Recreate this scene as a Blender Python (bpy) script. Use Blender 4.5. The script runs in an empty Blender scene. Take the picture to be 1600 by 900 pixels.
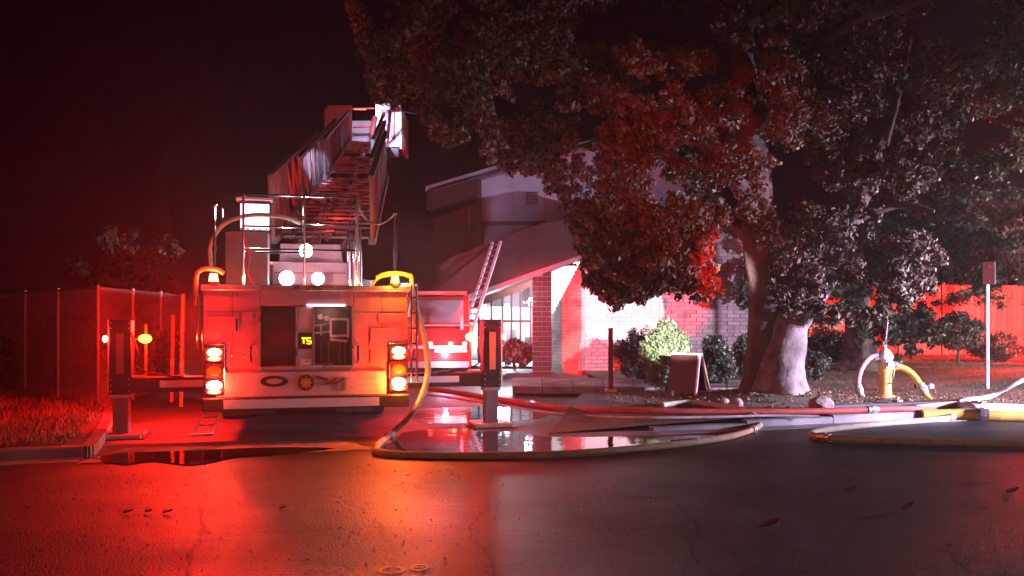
import bpy, bmesh, math, random
import numpy as np
from mathutils import Vector, Matrix, noise
random.seed(7); rng = np.random.default_rng(7)
S = bpy.context.scene
C = S.collection
R = math.radians
# ------------------------------------------------------------------ camera, world, lights, exposure
F, CAMZ, HOR = 1386.0, 1.6, 495.0
cd = bpy.data.cameras.new("camera"); cam = bpy.data.objects.new("camera", cd); C.objects.link(cam)
cam.location = (0, 0, CAMZ); cam.rotation_euler = (R(90), 0, 0)
cd.sensor_width = 36; cd.lens = 36*F/1600; cd.shift_y = (HOR-450)/1600; cd.clip_end = 500; cd.clip_start = .1
S.camera = cam
S.view_settings.view_transform = 'Standard'; S.view_settings.look = 'None'
S.view_settings.exposure = 0.0; S.view_settings.gamma = 1
S.cycles.use_denoising = True
S.cycles.max_bounces = 6; S.cycles.volume_bounces = 0; S.cycles.diffuse_bounces = 2; S.cycles.glossy_bounces = 3
S.cycles.sample_clamp_indirect = 4
w = bpy.data.worlds.new("World"); S.world = w; w.use_nodes = True
bg = w.node_tree.nodes["Background"]; bg.inputs[0].default_value = (0.50, 0.07, 0.30, 1); bg.inputs[1].default_value = 0.005

def P(px, py, y):                       # a point at real distance y that the photograph shows at (px, py)
    return Vector(((px-800)*y/F, y, CAMZ-(py-HOR)*y/F))
def G(px, py, z=0.0):                   # a point of the ground (height z)
    y = F*(CAMZ-z)/(py-HOR)
    return Vector(((px-800)*y/F, y, z))
def light(name, kind, loc, energy, color, radius=.05, target=None, angle=None, blend=.5, parent=None):
    l = bpy.data.lights.new(name, kind); l.energy = energy; l.color = color; l.shadow_soft_size = radius
    o = bpy.data.objects.new(name, l); C.objects.link(o); o.location = loc
    if parent: o.parent = parent
    if target is not None:
        o.rotation_euler = (Vector(target)-Vector(loc)).to_track_quat('-Z', 'Y').to_euler()
    if kind == 'SPOT': l.spot_size = R(angle or 60); l.spot_blend = blend
    return o
WHITE = (.72, .62, 1.0); RED = (1, .010, .006); AMB = (1, .32, .02)
# lamps and beacons of engines outside the frame, with added fill lights among them
light("street_scene_light", 'SPOT', (14.5, 11.2, 1.7), 19000, WHITE, .09, target=(7.6, 16.0, .6), angle=80, blend=1)
light("tree_fill", 'SPOT', (14.6, 11.0, 2.2), 16000, (.95, .72, .85), .09, target=P(1570, 400, 25), angle=30, blend=.9)  # fill added to brighten the far right foliage
light("street_headlight", 'SPOT', (12.5, 11.0, 1.0), 9000, WHITE, .06, target=(6.0, 15.0, .35), angle=44, blend=.7)
light("narrow_fill_spot", 'SPOT', (4.4, 4.6, 2.7), 64000, (.95, .82, 1), .05, target=(3.0, 24.3, 1.95), angle=7.7, blend=.36)  # narrow fill added to whiten the wing wall
light("narrow_fill_spot", 'SPOT', (4.3, 4.6, 2.5), 46000, (.95, .9, .9), .05, target=(3.02, 17.4, 1.22), angle=5.6, blend=.5)  # second narrow fill, added to brighten the bush
light("red_fill_spot", 'SPOT', (1.5, -3.0, 3.0), 60000, RED, .1, target=(4.45, 24.3, 1.9), angle=4.6, blend=.6)  # red fill added for the right part of the wing wall
light("red_fill_spot", 'SPOT', (1.5, -3.0, 3.0), 9000, (1, .02, .005), .1, target=P(1075, 270, 16), angle=17, blend=1)  # red fill added to tint the middle of the crown like flare
light("street_beacon", 'POINT', (20.5, 27, 2.9), 26000, RED, .1)
light("lawn_fill", 'POINT', (21, 19, 1.9), 9000, (.95, .85, .9), .1)  # pale fill added over the lawn
light("street_work_light", 'SPOT', (9.5, -3, 3.0), 1000, (1, .44, .34), .15, target=(5, 15, 4.2), angle=95, blend=.6)
light("rear_fill", 'POINT', (-4.5, -2.5, 2.6), 480, (1, .15, .20), .15)  # pinkish red fill added behind the camera

# ------------------------------------------------------------------ helpers
class MB:
    def __init__(s): s.v = []; s.f = []
    def add(s, vs, fs):
        n = len(s.v); s.v += [tuple(p) for p in vs]; s.f += [tuple(i+n for i in f) for f in fs]; return s
    def box(s, c, d, rot=None):
        c = Vector(c); h = Vector(d)/2; m = rot or Matrix.Identity(3)
        vs = [c + m @ Vector((x*h.x, y*h.y, z*h.z)) for z in (-1, 1) for y in (-1, 1) for x in (-1, 1)]
        return s.add(vs, [(0,2,3,1),(4,5,7,6),(0,1,5,4),(2,6,7,3),(0,4,6,2),(1,3,7,5)])
    def b2(s, a, b):
        a = Vector(a); b = Vector(b); return s.box((a+b)/2, [abs(x) for x in (b-a)])
    def bar(s, p0, p1, wdt, hgt):
        p0 = Vector(p0); p1 = Vector(p1); d = p1-p0
        return s.box((p0+p1)/2, (wdt, d.length, hgt), d.to_track_quat('Y', 'Z').to_matrix())
    def tube(s, pts, r, n=8, cap=True):
        pts = [Vector(p) for p in pts]; m = len(pts)
        rs = r if hasattr(r, '__len__') else [r]*m
        vs = []; up = None
        for i, p in enumerate(pts):
            t = (pts[min(i+1, m-1)] - pts[max(i-1, 0)]).normalized()
            if up is None:
                a = Vector((0, 0, 1)) if abs(t.z) < .9 else Vector((1, 0, 0)); up = t.cross(a).normalized()
            up = (up - t*up.dot(t)).normalized(); w_ = t.cross(up)
            for k in range(n):
                an = 2*math.pi*k/n
                vs.append(p + (up*math.cos(an) + w_*math.sin(an))*rs[i])
        fs = [(i*n+k, i*n+(k+1) % n, (i+1)*n+(k+1) % n, (i+1)*n+k) for i in range(m-1) for k in range(n)]
        if cap: fs += [tuple(range(n))[::-1], tuple((m-1)*n+k for k in range(n))]
        return s.add(vs, fs)
    def cyl(s, p0, p1, r, n=16, r1=None):
        return s.tube([p0, p1], [r, r if r1 is None else r1], n)
    def prism(s, poly, a, b, axis='y'):           # poly in the two other axes
        def mk(p, t): return {'y': (p[0], t, p[1]), 'x': (t, p[0], p[1]), 'z': (p[0], p[1], t)}[axis]
        n = len(poly)
        vs = [mk(p, a) for p in poly]+[mk(p, b) for p in poly]
        fs = [tuple(range(n)), tuple(range(2*n-1, n-1, -1))]+[(i, (i+1) % n+0, (i+1) % n+n, i+n)[::-1] for i in range(n)]
        return s.add(vs, fs)
    def ball(s, c, r, n=12, m=8):
        c = Vector(c); r = Vector(r) if hasattr(r, '__len__') else Vector((r, r, r))
        vs = [c+Vector((0, 0, r.z))]
        for i in range(1, m):
            a = math.pi*i/m
            for k in range(n):
                b = 2*math.pi*k/n; vs.append(c+Vector((r.x*math.sin(a)*math.cos(b), r.y*math.sin(a)*math.sin(b), r.z*math.cos(a))))
        vs.append(c-Vector((0, 0, r.z)))
        fs = [(0, 1+k, 1+(k+1) % n) for k in range(n)]
        fs += [(1+i*n+k, 1+(i+1)*n+k, 1+(i+1)*n+(k+1) % n, 1+i*n+(k+1) % n) for i in range(m-2) for k in range(n)]
        L = len(vs)-1; fs += [(L, 1+(m-2)*n+(k+1) % n, 1+(m-2)*n+k) for k in range(n)]
        return s.add(vs, fs)
    def mesh(s, name, mat, off=(0, 0, 0), smooth=False, bevel=0):
        me = bpy.data.meshes.new(name); off = Vector(off)
        me.from_pydata([Vector(v)-off for v in s.v], [], s.f); me.validate()
        bm = bmesh.new(); bm.from_mesh(me)
        bmesh.ops.recalc_face_normals(bm, faces=bm.faces)
        if bevel: bmesh.ops.bevel(bm, geom=list(bm.edges), offset=bevel, segments=1, affect='EDGES', clamp_overlap=True)
        bm.to_mesh(me); bm.free()
        if smooth:
            me.polygons.foreach_set('use_smooth', [True]*len(me.polygons))
            try: me.set_sharp_from_angle(angle=R(40))
            except Exception: pass
        if mat: me.materials.append(mat)
        return me
    def build(s, name, mat, parent=None, world=False, smooth=False, bevel=0):
        off = (0, 0, 0)
        if parent and world:
            q = parent
            while q.parent: q = q.parent
            off = q.location
        return link(name, s.mesh(name, mat, off, smooth, bevel), parent)
def link(name, me, parent=None):
    o = bpy.data.objects.new(name, me); C.objects.link(o)
    if parent: o.parent = parent
    return o
def tag(o, label=None, cat=None, group=None, kind=None):
    if label: o['label'] = label
    if cat: o['category'] = cat
    if group: o['group'] = group
    if kind: o['kind'] = kind
    return o
def thing(name, label, cat, loc=(0, 0, 0), rz=0, group=None):
    o = bpy.data.objects.new(name, None); C.objects.link(o); o.location = loc; o.rotation_euler = (0, 0, rz)
    o.empty_display_size = .2
    return tag(o, label, cat, group)
def copy_tree(o, parent=None):
    c = o.copy(); C.objects.link(c)
    if parent: c.parent = parent
    for ch in list(o.children): copy_tree(ch, c)
    return c
def spline(pts, k=8):
    pts = [Vector(p) for p in pts]; out = []
    for i in range(len(pts)-1):
        a = pts[max(i-1, 0)]; b = pts[i]; c = pts[i+1]; d = pts[min(i+2, len(pts)-1)]
        for j in range(k):
            t = j/k
            out.append(.5*((2*b)+(c-a)*t+(2*a-5*b+4*c-d)*t*t+(3*b-a-3*c+d)*t**3))
    return out+[pts[-1]]

def mat(name, col, rough=.6, metal=0, var=.25, scale=6, bump=.0, bscale=40, emit=None, es=0, coat=0, spec=.5, island=0, objrand=0, dark=None, rvar=0, trans=0):
    m = bpy.data.materials.new(name); m.use_nodes = True; nt = m.node_tree; N = nt.nodes; L = nt.links
    b = N["Principled BSDF"]; b.inputs['Roughness'].default_value = rough; b.inputs['Metallic'].default_value = metal
    b.inputs['Specular IOR Level'].default_value = spec; b.inputs['Coat Weight'].default_value = coat
    b.inputs['Transmission Weight'].default_value = trans
    tc = N.new('ShaderNodeTexCoord'); no = N.new('ShaderNodeTexNoise'); no.inputs['Scale'].default_value = scale
    no.inputs['Detail'].default_value = 6; L.new(tc.outputs['Object'], no.inputs['Vector'])
    rp = N.new('ShaderNodeValToRGB'); c = Vector(col[:3]); d = Vector(dark) if dark else c*(1-var)
    rp.color_ramp.elements[0].position = .32; rp.color_ramp.elements[1].position = .68
    rp.color_ramp.elements[0].color = (*d, 1); rp.color_ramp.elements[1].color = (*(c*(1+var*.35)), 1)
    L.new(no.outputs['Fac'], rp.inputs['Fac']); out = rp.outputs['Color']
    if island or objrand:
        if island: g = N.new('ShaderNodeNewGeometry'); src = g.outputs['Random Per Island']
        else: g = N.new('ShaderNodeObjectInfo'); src = g.outputs['Random']
        mr = N.new('ShaderNodeMapRange'); a = island or objrand
        mr.inputs['To Min'].default_value = 1-a; mr.inputs['To Max'].default_value = 1+a; L.new(src, mr.inputs['Value'])
        mx = N.new('ShaderNodeVectorMath'); mx.operation = 'SCALE'; L.new(out, mx.inputs[0]); L.new(mr.outputs['Result'], mx.inputs['Scale']); out = mx.outputs['Vector']
    L.new(out, b.inputs['Base Color'])
    if rvar:
        mr = N.new('ShaderNodeMapRange'); mr.inputs['From Min'].default_value = .35; mr.inputs['From Max'].default_value = .65
        mr.inputs['To Min'].default_value = max(rough-rvar, .03); mr.inputs['To Max'].default_value = min(1, rough+rvar)
        n3 = N.new('ShaderNodeTexNoise'); n3.inputs['Scale'].default_value = scale*.6; n3.inputs['Detail'].default_value = 4
        L.new(tc.outputs['Object'], n3.inputs['Vector']); L.new(n3.outputs['Fac'], mr.inputs['Value']); L.new(mr.outputs['Result'], b.inputs['Roughness'])
    if bump:
        n2 = N.new('ShaderNodeTexNoise'); n2.inputs['Scale'].default_value = bscale; n2.inputs['Detail'].default_value = 5
        L.new(tc.outputs['Object'], n2.inputs['Vector']); bp = N.new('ShaderNodeBump'); bp.inputs['Strength'].default_value = bump
        bp.inputs['Distance'].default_value = .02; L.new(n2.outputs['Fac'], bp.inputs['Height']); L.new(bp.outputs['Normal'], b.inputs['Normal'])
    if emit: b.inputs['Emission Color'].default_value = (*emit, 1); b.inputs['Emission Strength'].default_value = es
    return m
M = {}
def asphalt():
    m = mat('asphalt', (.040, .036, .044), .47, 0, .5, .7, .6, 60, rvar=.13, spec=.38); nt = m.node_tree; N = nt.nodes; L = nt.links
    b = N['Principled BSDF']; tc = [n for n in N if n.type == 'TEX_COORD'][0]; col = b.inputs['Base Color'].links[0].from_socket
    vo = N.new('ShaderNodeTexVoronoi'); vo.feature = 'DISTANCE_TO_EDGE'; vo.inputs['Scale'].default_value = .55
    wp = N.new('ShaderNodeTexNoise'); wp.inputs['Scale'].default_value = 2.2; wp.inputs['Detail'].default_value = 8; L.new(tc.outputs['Object'], wp.inputs['Vector'])
    ad = N.new('ShaderNodeVectorMath'); ad.operation = 'MULTIPLY_ADD'; L.new(wp.outputs['Color'], ad.inputs[0]); ad.inputs[1].default_value = (.9, .9, 0); L.new(tc.outputs['Object'], ad.inputs[2]); L.new(ad.outputs[0], vo.inputs['Vector'])
    ra = N.new('ShaderNodeMapRange'); ra.inputs['From Max'].default_value = .012; ra.inputs['To Min'].default_value = .25; L.new(vo.outputs['Distance'], ra.inputs['Value'])
    ag = N.new('ShaderNodeTexVoronoi'); ag.inputs['Scale'].default_value = 75; L.new(tc.outputs['Object'], ag.inputs['Vector'])
    sp = N.new('ShaderNodeMapRange'); sp.inputs['To Min'].default_value = 1.5; sp.inputs['To Max'].default_value = .55; sp.inputs['From Max'].default_value = .8; L.new(ag.outputs['Distance'], sp.inputs['Value'])
    mu = N.new('ShaderNodeMath'); mu.operation = 'MULTIPLY'; L.new(ra.outputs['Result'], mu.inputs[0]); L.new(sp.outputs['Result'], mu.inputs[1])
    sc = N.new('ShaderNodeVectorMath'); sc.operation = 'SCALE'; L.new(col, sc.inputs[0]); L.new(mu.outputs[0], sc.inputs['Scale']); L.new(sc.outputs[0], b.inputs['Base Color'])
    bp0 = b.inputs['Normal'].links[0].from_node; bp = N.new('ShaderNodeBump'); bp.inputs['Strength'].default_value = .8; bp.inputs['Distance'].default_value = .006
    L.new(mu.outputs[0], bp.inputs['Height']); L.new(bp0.outputs['Normal'], bp.inputs['Normal']); L.new(bp.outputs['Normal'], b.inputs['Normal']); return m
M['asphalt'] = asphalt()
M['drive'] = mat('drive', (.10, .095, .10), .5, 0, .4, .5, .5, 50, rvar=.22)
M['concrete'] = mat('concrete', (.27, .25, .245), .7, 0, .55, 1.7, .5, 45)
M['dirt'] = mat('dirt', (.13, .10, .075), .9, 0, .4, 2, .8, 25)
M['lawn'] = mat('lawn', (.13, .12, .07), .9, 0, .5, 1.5, .9, 30, dark=(.10, .075, .05))
M['grass'] = mat('grass', (.16, .13, .06), .7, 0, .4, 1, island=.4)
M['drygrass'] = mat('drygrass', (.24, .15, .08), .7, 0, .5, 1.5, island=.5)
M['water'] = mat('water', (.012, .011, .012), .03, 0, .1, 2, .16, 3.2, spec=.95)
M['leaf'] = mat('leaf', (.085, .085, .045), .5, 0, .5, .5, island=.6, dark=(.12, .06, .045), spec=.25)
M['leaf2'] = mat('leaf2', (.085, .10, .06), .45, 0, .4, .6, island=.45)
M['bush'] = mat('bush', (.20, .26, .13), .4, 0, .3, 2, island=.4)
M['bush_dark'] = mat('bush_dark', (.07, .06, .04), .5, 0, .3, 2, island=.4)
M['bark'] = mat('bark', (.23, .17, .155), .85, 0, .7, 4, 1.0, 11)
M['bark_dark'] = mat('bark_dark', (.11, .07, .055), .9, 0, .5, 3, .9, 14)
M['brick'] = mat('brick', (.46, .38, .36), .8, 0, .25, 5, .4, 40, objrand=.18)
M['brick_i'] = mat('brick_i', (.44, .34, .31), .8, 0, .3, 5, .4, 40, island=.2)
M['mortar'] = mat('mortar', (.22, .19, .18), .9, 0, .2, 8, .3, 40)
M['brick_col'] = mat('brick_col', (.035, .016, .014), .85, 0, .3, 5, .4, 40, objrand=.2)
M['roof'] = mat('roof', (.055, .015, .012), .85, 0, .35, 1.5, .5, 20, objrand=.2)
M['soffit'] = mat('soffit', (.24, .20, .21), .7, 0, .2, 1)
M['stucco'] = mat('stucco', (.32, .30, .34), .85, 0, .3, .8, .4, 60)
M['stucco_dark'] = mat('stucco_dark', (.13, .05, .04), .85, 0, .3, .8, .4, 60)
M['interior'] = mat('interior', (.66, .68, .72), .7, 0, .1, 1)
M['frame_dark'] = mat('frame_dark', (.05, .04, .045), .5, .3, .2, 4)
M['truck'] = mat('truck_paint', (.43, .22, .26), .33, 0, .15, 1.6, coat=.5, rvar=.08)
M['truck_red'] = mat('truck_red', (.40, .035, .03), .3, 0, .2, 2, coat=.6)
M['panel'] = mat('pale_panel', (.56, .50, .50), .4, .2, .2, 5, rvar=.1)
M['alu'] = mat('aluminium', (.58, .56, .57), .32, .85, .2, 6, rvar=.12)
M['chrome'] = mat('chrome', (.8, .8, .8), .15, 1, .05, 6)
M['dark'] = mat('dark_metal', (.045, .04, .042), .5, .4, .3, 5)
M['grey'] = mat('grey_paint', (.16, .15, .155), .5, .1, .25, 4)
M['black'] = mat('black_rubber', (.018, .017, .017), .7, 0, .3, 6, .2, 30)
M['glass'] = mat('dark_glass', (.02, .02, .022), .06, 0, .1, 2, spec=.8)
def clear_glass():
    m = bpy.data.materials.new('clear_glass'); m.use_nodes = True; nt = m.node_tree; nt.nodes.remove(nt.nodes['Principled BSDF'])
    t = nt.nodes.new('ShaderNodeBsdfTransparent'); g = nt.nodes.new('ShaderNodeBsdfGlossy'); g.inputs['Roughness'].default_value = .03
    t.inputs[0].default_value = (.85, .88, .9, 1)
    x = nt.nodes.new('ShaderNodeMixShader'); fr = nt.nodes.new('ShaderNodeFresnel'); nt.links.new(fr.outputs[0], x.inputs[0]); nt.links.new(t.outputs[0], x.inputs[1]); nt.links.new(g.outputs[0], x.inputs[2])
    nt.links.new(x.outputs[0], nt.nodes['Material Output'].inputs['Surface']); return m
M['clear'] = clear_glass()
M['reflective'] = mat('reflective', (.90, .88, .88), .45, 0, .08, 4)
M['orange_strip'] = mat('orange_strip', (.75, .34, .14), .5, 0, .1, 4)
M['white'] = mat('white_paint', (.78, .76, .76), .4, 0, .08, 5)
M['yellow'] = mat('yellow_paint', (.70, .42, .10), .42, 0, .15, 5)
M['gold'] = mat('gold_paint', (.7, .42, .12), .35, .5, .2, 14)
M['hose_tan'] = mat('hose_tan', (.42, .38, .27), .75, 0, .3, 9, .5, 120)
M['hose_red'] = mat('hose_red', (.50, .07, .05), .7, 0, .25, 9, .5, 120)
M['hose_pink'] = mat('hose_pink', (.60, .30, .28), .7, 0, .25, 9, .5, 120)
M['hose_yellow'] = mat('hose_yellow', (.66, .42, .06), .7, 0, .25, 9, .5, 120)
M['hose_white'] = mat('hose_white', (.62, .58, .55), .7, 0, .25, 9, .5, 120)
M['hose_dark'] = mat('hose_dark', (.06, .045, .05), .7, 0, .25, 9, .5, 120)
M['stone'] = mat('stone', (.30, .22, .18), .85, 0, .4, 5, .6, 20)
M['fence'] = mat('fence_board', (.34, .20, .15), .8, 0, .35, 2, .4, 30, objrand=.22)
M['steel'] = mat('galvanised', (.42, .41, .41), .45, .7, .2, 8)
M['sign_red'] = mat('sign_red', (.16, .025, .02), .5, 0, .2, 5)
M['board'] = mat('board_paint', (.07, .018, .014), .5, 0, .2, 5)
M['tar'] = mat('tar', (.018, .016, .018), .62, 0, .3, 9, .4, 60)
M['rust'] = mat('brown_leaf', (.26, .12, .06), .45, 0, .4, 30)
M['road_paint'] = mat('road_paint', (.85, .80, .1), .55, 0, .3, 30)
def lens(name, col, s): return mat(name, (.5, .5, .5), .2, emit=col, es=s)
M['l_white'] = lens('lens_white', (.9, .86, 1), 26); M['l_red'] = lens('lens_red', (1, .04, .02), 26)
M['l_hot'] = lens('lens_hot', (1, .20, .07), 48); M['l_amber'] = lens('lens_amber', (1, .42, .02), 9)
M['l_pinkwhite'] = lens('lens_pink', (1, .30, .22), 40); M['l_dim_red'] = mat('dim_red', (.45, .05, .02), .25)
M['l_soft'] = lens('lens_soft', (1, .82, .92), 3.2); M['l_yel'] = lens('digits', (1, .72, 0), 3)
M['l_strip'] = lens('strip_red', (1, .12, .06), 4); M['l_tube'] = lens('ceiling_tube', (.85, .92, 1), 9)
M['l_dim_amber'] = mat('dim_amber', (.55, .18, .03), .25)

# ------------------------------------------------------------------ street frame
A = math.atan(.333); U = Vector((math.cos(A), math.sin(A), 0)); V = Vector((-math.sin(A), math.cos(A), 0)); P0 = Vector((-5.2, 9.94, 0))
def W(u, v, z=0): return P0+U*u+V*v+Vector((0, 0, z))
def lerp_poly(pts, t):
    x = t*(len(pts)-1); i = min(int(x), len(pts)-2); return pts[i].lerp(pts[i+1], x-i)
def kerbv(p): d = p-P0; return d.dot(V)

# road: one sheet to beyond everything
mb = MB(); n = 40; xs = [-120+240*i/n for i in range(n+1)]
mb.add([(x, y+60, 0) for y in xs for x in xs], [(j*(n+1)+i, j*(n+1)+i+1, (j+1)*(n+1)+i+1, (j+1)*(n+1)+i) for j in range(n) for i in range(n)])
tag(mb.build('road', M['asphalt']), kind='structure')
# driveway: a slightly raised sheet
mb = MB(); pts = [W(.45, .02), W(6.0, .02), Vector((.92, 15, 0)), Vector((1.8, 19, 0)), Vector((2.2, 23, 0)), Vector((2.2, 26, 0)), Vector((-9, 60, 0)), Vector((-20, 60, 0)), Vector((-12, 26, 0)), Vector((-7, 15, 0))]
mb.add([(p.x, p.y, .006) for p in pts], [tuple(range(len(pts)))])
tag(mb.build('driveway', M['drive']), kind='structure')
mb = MB(); pts = [W(.35, -.45), W(3.6, -.45), W(3.3, .55), W(.75, .6)]
mb.add([(p.x, p.y, .012) for p in pts], [(0, 1, 2, 3)])
tag(mb.build('driveway_apron', M['concrete']), kind='structure')

def gz(x, y):                       # height of the verge
    d = math.hypot(x-4.75, y-15.9)
    z = .13+.02*noise.noise((x*.9, y*.9, 0))+.008*noise.noise((x*4, y*4, 3))
    z += .20*math.exp(-(d/1.15)**2)
    return z
def verge(name, Lp, Rp, m, nu, nt, pw):
    mb = MB()
    for j in range(nt+1):
        t = (j/nt); a = lerp_poly(Lp, t); b = lerp_poly(Rp, t)
        for i in range(nu+1):
            p = a.lerp(b, (i/nu)**pw); e = max(0, kerbv(p)-.14)
            z = gz(p.x, p.y); z = .125+(z-.125)*min(1, e*2)
            if p.x > 0: z = .02+(z-.02)*max(0, min(1, ((p-P0).dot(U)-5.9)/3.2+e*.22))
            mb.v.append((p.x, p.y, z))
    mb.f = [(j*(nu+1)+i, j*(nu+1)+i+1, (j+1)*(nu+1)+i+1, (j+1)*(nu+1)+i) for j in range(nt) for i in range(nu)]
    # skirt down the first column
    n0 = len(mb.v)
    for j in range(nt+1): x, y, z = mb.v[j*(nu+1)]; mb.v.append((x, y, -.01))
    mb.f += [(j*(nu+1), (j+1)*(nu+1), n0+j+1, n0+j) for j in range(nt)]
    return tag(mb.build(name, m, smooth=True), kind='structure')
def uvl(u, *vs): return [W(u, v) for v in vs]
RL = [W(6.05, .15), Vector((.75, 13.3, 0)), Vector((1.0, 15, 0)), Vector((1.35, 17, 0)), Vector((1.9, 19, 0)), Vector((2.0, 21, 0)), Vector((2.0, 24, 0)), Vector((2.1, 27, 0)), Vector((3, 40, 0)), Vector((3, 80, 0))]
verge('lawn', RL, [W(80, .15+x) for x in (0, 1.5, 3, 5, 7, 9, 12, 16, 26, 60)], M['lawn'], 150, 150, 1.9)
LL = [W(.35, .15), W(.2, 3), W(-.1, 6), W(-.5, 10), W(-3, 20), W(-10, 60)]
verge('verge', LL, [W(-60, .15+x) for x in (0, 3, 6, 10, 20, 60)], M['dirt'], 80, 90, 1.9)
# kerbs, cast in lengths with open joints
def kerb(name, u0, u1, dirn):
    root = tag(bpy.data.objects.new(name, None), kind='structure'); C.objects.link(root)
    L = 1.5; k = MB(); k.prism([(0, -.02), (0, .11), (.02, .13), (.15, .135), (.15, -.02)], .006, L-.006, 'x')
    me = k.mesh('kerb_stone', M['concrete'])
    g = MB(); g.b2((.006, -.32, -.01), (L-.006, 0, .008)); gm = g.mesh('gutter_slab', M['concrete'])
    i = 0
    u = u0
    while (u < u1):
        for nm, mm in (('kerb_stone', me), ('gutter_slab', gm)):
            o = link(nm, mm, root); o.location = W(u, 0, random.uniform(-.003, .003)); o.rotation_euler = (0, 0, A)
            if nm == 'kerb_stone' and dirn > 0 and u < 9.1: k_ = (.12, .45, .80)[min(2, int((u-6.0)/L))]; o.scale = (1, 1, k_)
        u += L
    return root
kerb('kerb', 6.05, 42, 1)
kerb('kerb', .35-1.5*12, .3, -1)
# kerb returns turning into the driveway
for pts in ([W(.35, .07), W(.40, .4), W(.28, 3), W(0, 6)],):
    mb = MB(); pl = [Vector((p.x, p.y, .06)) for p in spline(pts, 5)]
    for a, b in zip(pl, pl[1:]): mb.bar(a, b, .14, .14)
    tag(mb.build('kerb_return', M['concrete']), kind='structure')
# concrete path in front of the brick wall
mb = MB(); pl = [G(800, 592, .15), G(1185, 597, .15), G(1185, 609, .15), G(800, 607, .15)]
root = tag(bpy.data.objects.new('path', None), kind='structure'); C.objects.link(root)
for i in range(8):
    a = pl[0].lerp(pl[1], i/8+.002); b = pl[0].lerp(pl[1], (i+1)/8-.002); c = pl[3].lerp(pl[2], (i+1)/8-.002); d = pl[3].lerp(pl[2], i/8+.002)
    s_ = MB(); zt = .19+random.uniform(-.004, .004)
    s_.add([(p.x, p.y, zt) for p in (a, b, c, d)]+[(p.x, p.y, .05) for p in (a, b, c, d)], [(0, 1, 2, 3), (0, 4, 5, 1), (1, 5, 6, 2), (2, 6, 7, 3), (3, 7, 4, 0)])
    s_.build('paving_slab', M['concrete'], root)

# sealed cracks: ribbons of tar across the road
for k, (pts, wd) in enumerate((([(322, 770), (312, 800), (318, 830), (300, 862), (290, 905)], .035), ([(60, 790), (300, 796), (520, 785), (760, 792), (1040, 776), (1330, 768), (1640, 748)], .03), ([(1040, 776), (1090, 820), (1080, 860), (1130, 920)], .028), ([(760, 792), (735, 830), (770, 880), (760, 915)], .025))):
    random.seed(60+k); pl = spline([G(*p) for p in pts], 14); pl = [p+Vector((random.gauss(0, .012), random.gauss(0, .014), 0)) for p in pl]; b = MB()
    for i, p in enumerate(pl):
        d = (pl[min(i+1, len(pl)-1)]-pl[max(i-1, 0)]).normalized(); nn = Vector((-d.y, d.x, 0))*wd*(.12+.28*random.random()); b.v += [tuple(p+nn+Vector((0, 0, .003))), tuple(p-nn+Vector((0, 0, .003)))]
    b.f = [(2*i, 2*i+1, 2*i+3, 2*i+2) for i in range(len(pl)-1)]; tag(b.build('road_seam', M['tar']), kind='structure')
# puddles: thin sheets of water with uneven outlines
def puddle(name, outline, z, seed, lab):
    random.seed(seed); pts = spline([G(*p) for p in outline]+[G(*outline[0])], 6)[:-1]; c = sum(pts, Vector())/len(pts)
    pts = [p+(p-c)*.06*noise.noise((i*.7, seed, 0)) for i, p in enumerate(pts)]
    mb = MB(); mb.add([(p.x, p.y, z) for p in pts], [tuple(range(len(pts)))])
    return tag(mb.build(name, M['water']), kind='structure')
puddle('puddle', [(596, 700), (640, 676), (720, 672), (800, 676), (860, 684), (960, 684), (1060, 682), (1120, 683), (1100, 692), (1010, 703), (880, 713), (760, 717), (660, 719), (608, 714)], .015, 3, '')
puddle('puddle', [(140, 717), (200, 709), (300, 706), (420, 701), (520, 703), (430, 712), (370, 716), (300, 728), (240, 722), (190, 727)], .0155, 5, '')
puddle('puddle', [(640, 640), (760, 636), (850, 643), (840, 655), (740, 662), (650, 660)], .011, 8, '')

# ------------------------------------------------------------------ ladder truck
TA = R(14)
T = thing('fire_truck', 'ladder fire truck seen from behind with raised aerial ladder, outriggers down and tail lights lit', 'fire truck', (-2.593, 11.3, 0), TA)
def part(mb, name, m, parent=T, **k): return mb.build(name, m, parent, **k)
HB = 1.27
b = MB()
b.b2((-HB, 0, .62), (-.60, .9, 1.93)); b.b2((.56, 0, .62), (HB, .9, 1.93))        # rear corners either side of the recess
b.b2((-.60, 0, 1.74), (.56, .9, 1.93)); b.b2((-.60, .0, .62), (.56, .9, .96))
b.b2((-HB, .9, .62), (HB, 6.6, 1.93))
body = part(b, 'body', M['truck'], bevel=.012)
b = MB(); b.b2((-HB-.03, -.05, 1.93), (HB+.03, 6.6, 2.0)); part(b, 'deck', M['alu'], bevel=.008)
b = MB(); b.b2((-.58, .45, .97), (.54, .47, 1.73)); b.b2((-.598, .02, .97), (-.585, .9, 1.73)); b.b2((.545, .02, .97), (.558, .9, 1.73)); part(b, 'recess_lining', M['dark'])
b = MB(); b.b2((-.60, -.10, .93), (.56, .45, .975)); part(b, 'ledge', M['alu'], bevel=.006)
for x in (-.60, -.145, .065, .56): b = MB(); b.b2((x-.013, -.02, .97), (x+.013, .015, 1.73)); part(b, 'recess_trim', M['alu'])
b = MB(); b.b2((-.02, -.03, 1.735), (.46, .0, 1.76)); part(b, 'recess_light', M['l_soft'])
light('recess_glow', 'POINT', (.28, .12, 1.66), 3.5, (1, .5, .4), .02, parent=T)
light('recess_glow', 'POINT', (-.35, .12, 1.3), 2.0, RED, .02, parent=T)  # red fill added to lift the dark lining, no lamp here
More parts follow.
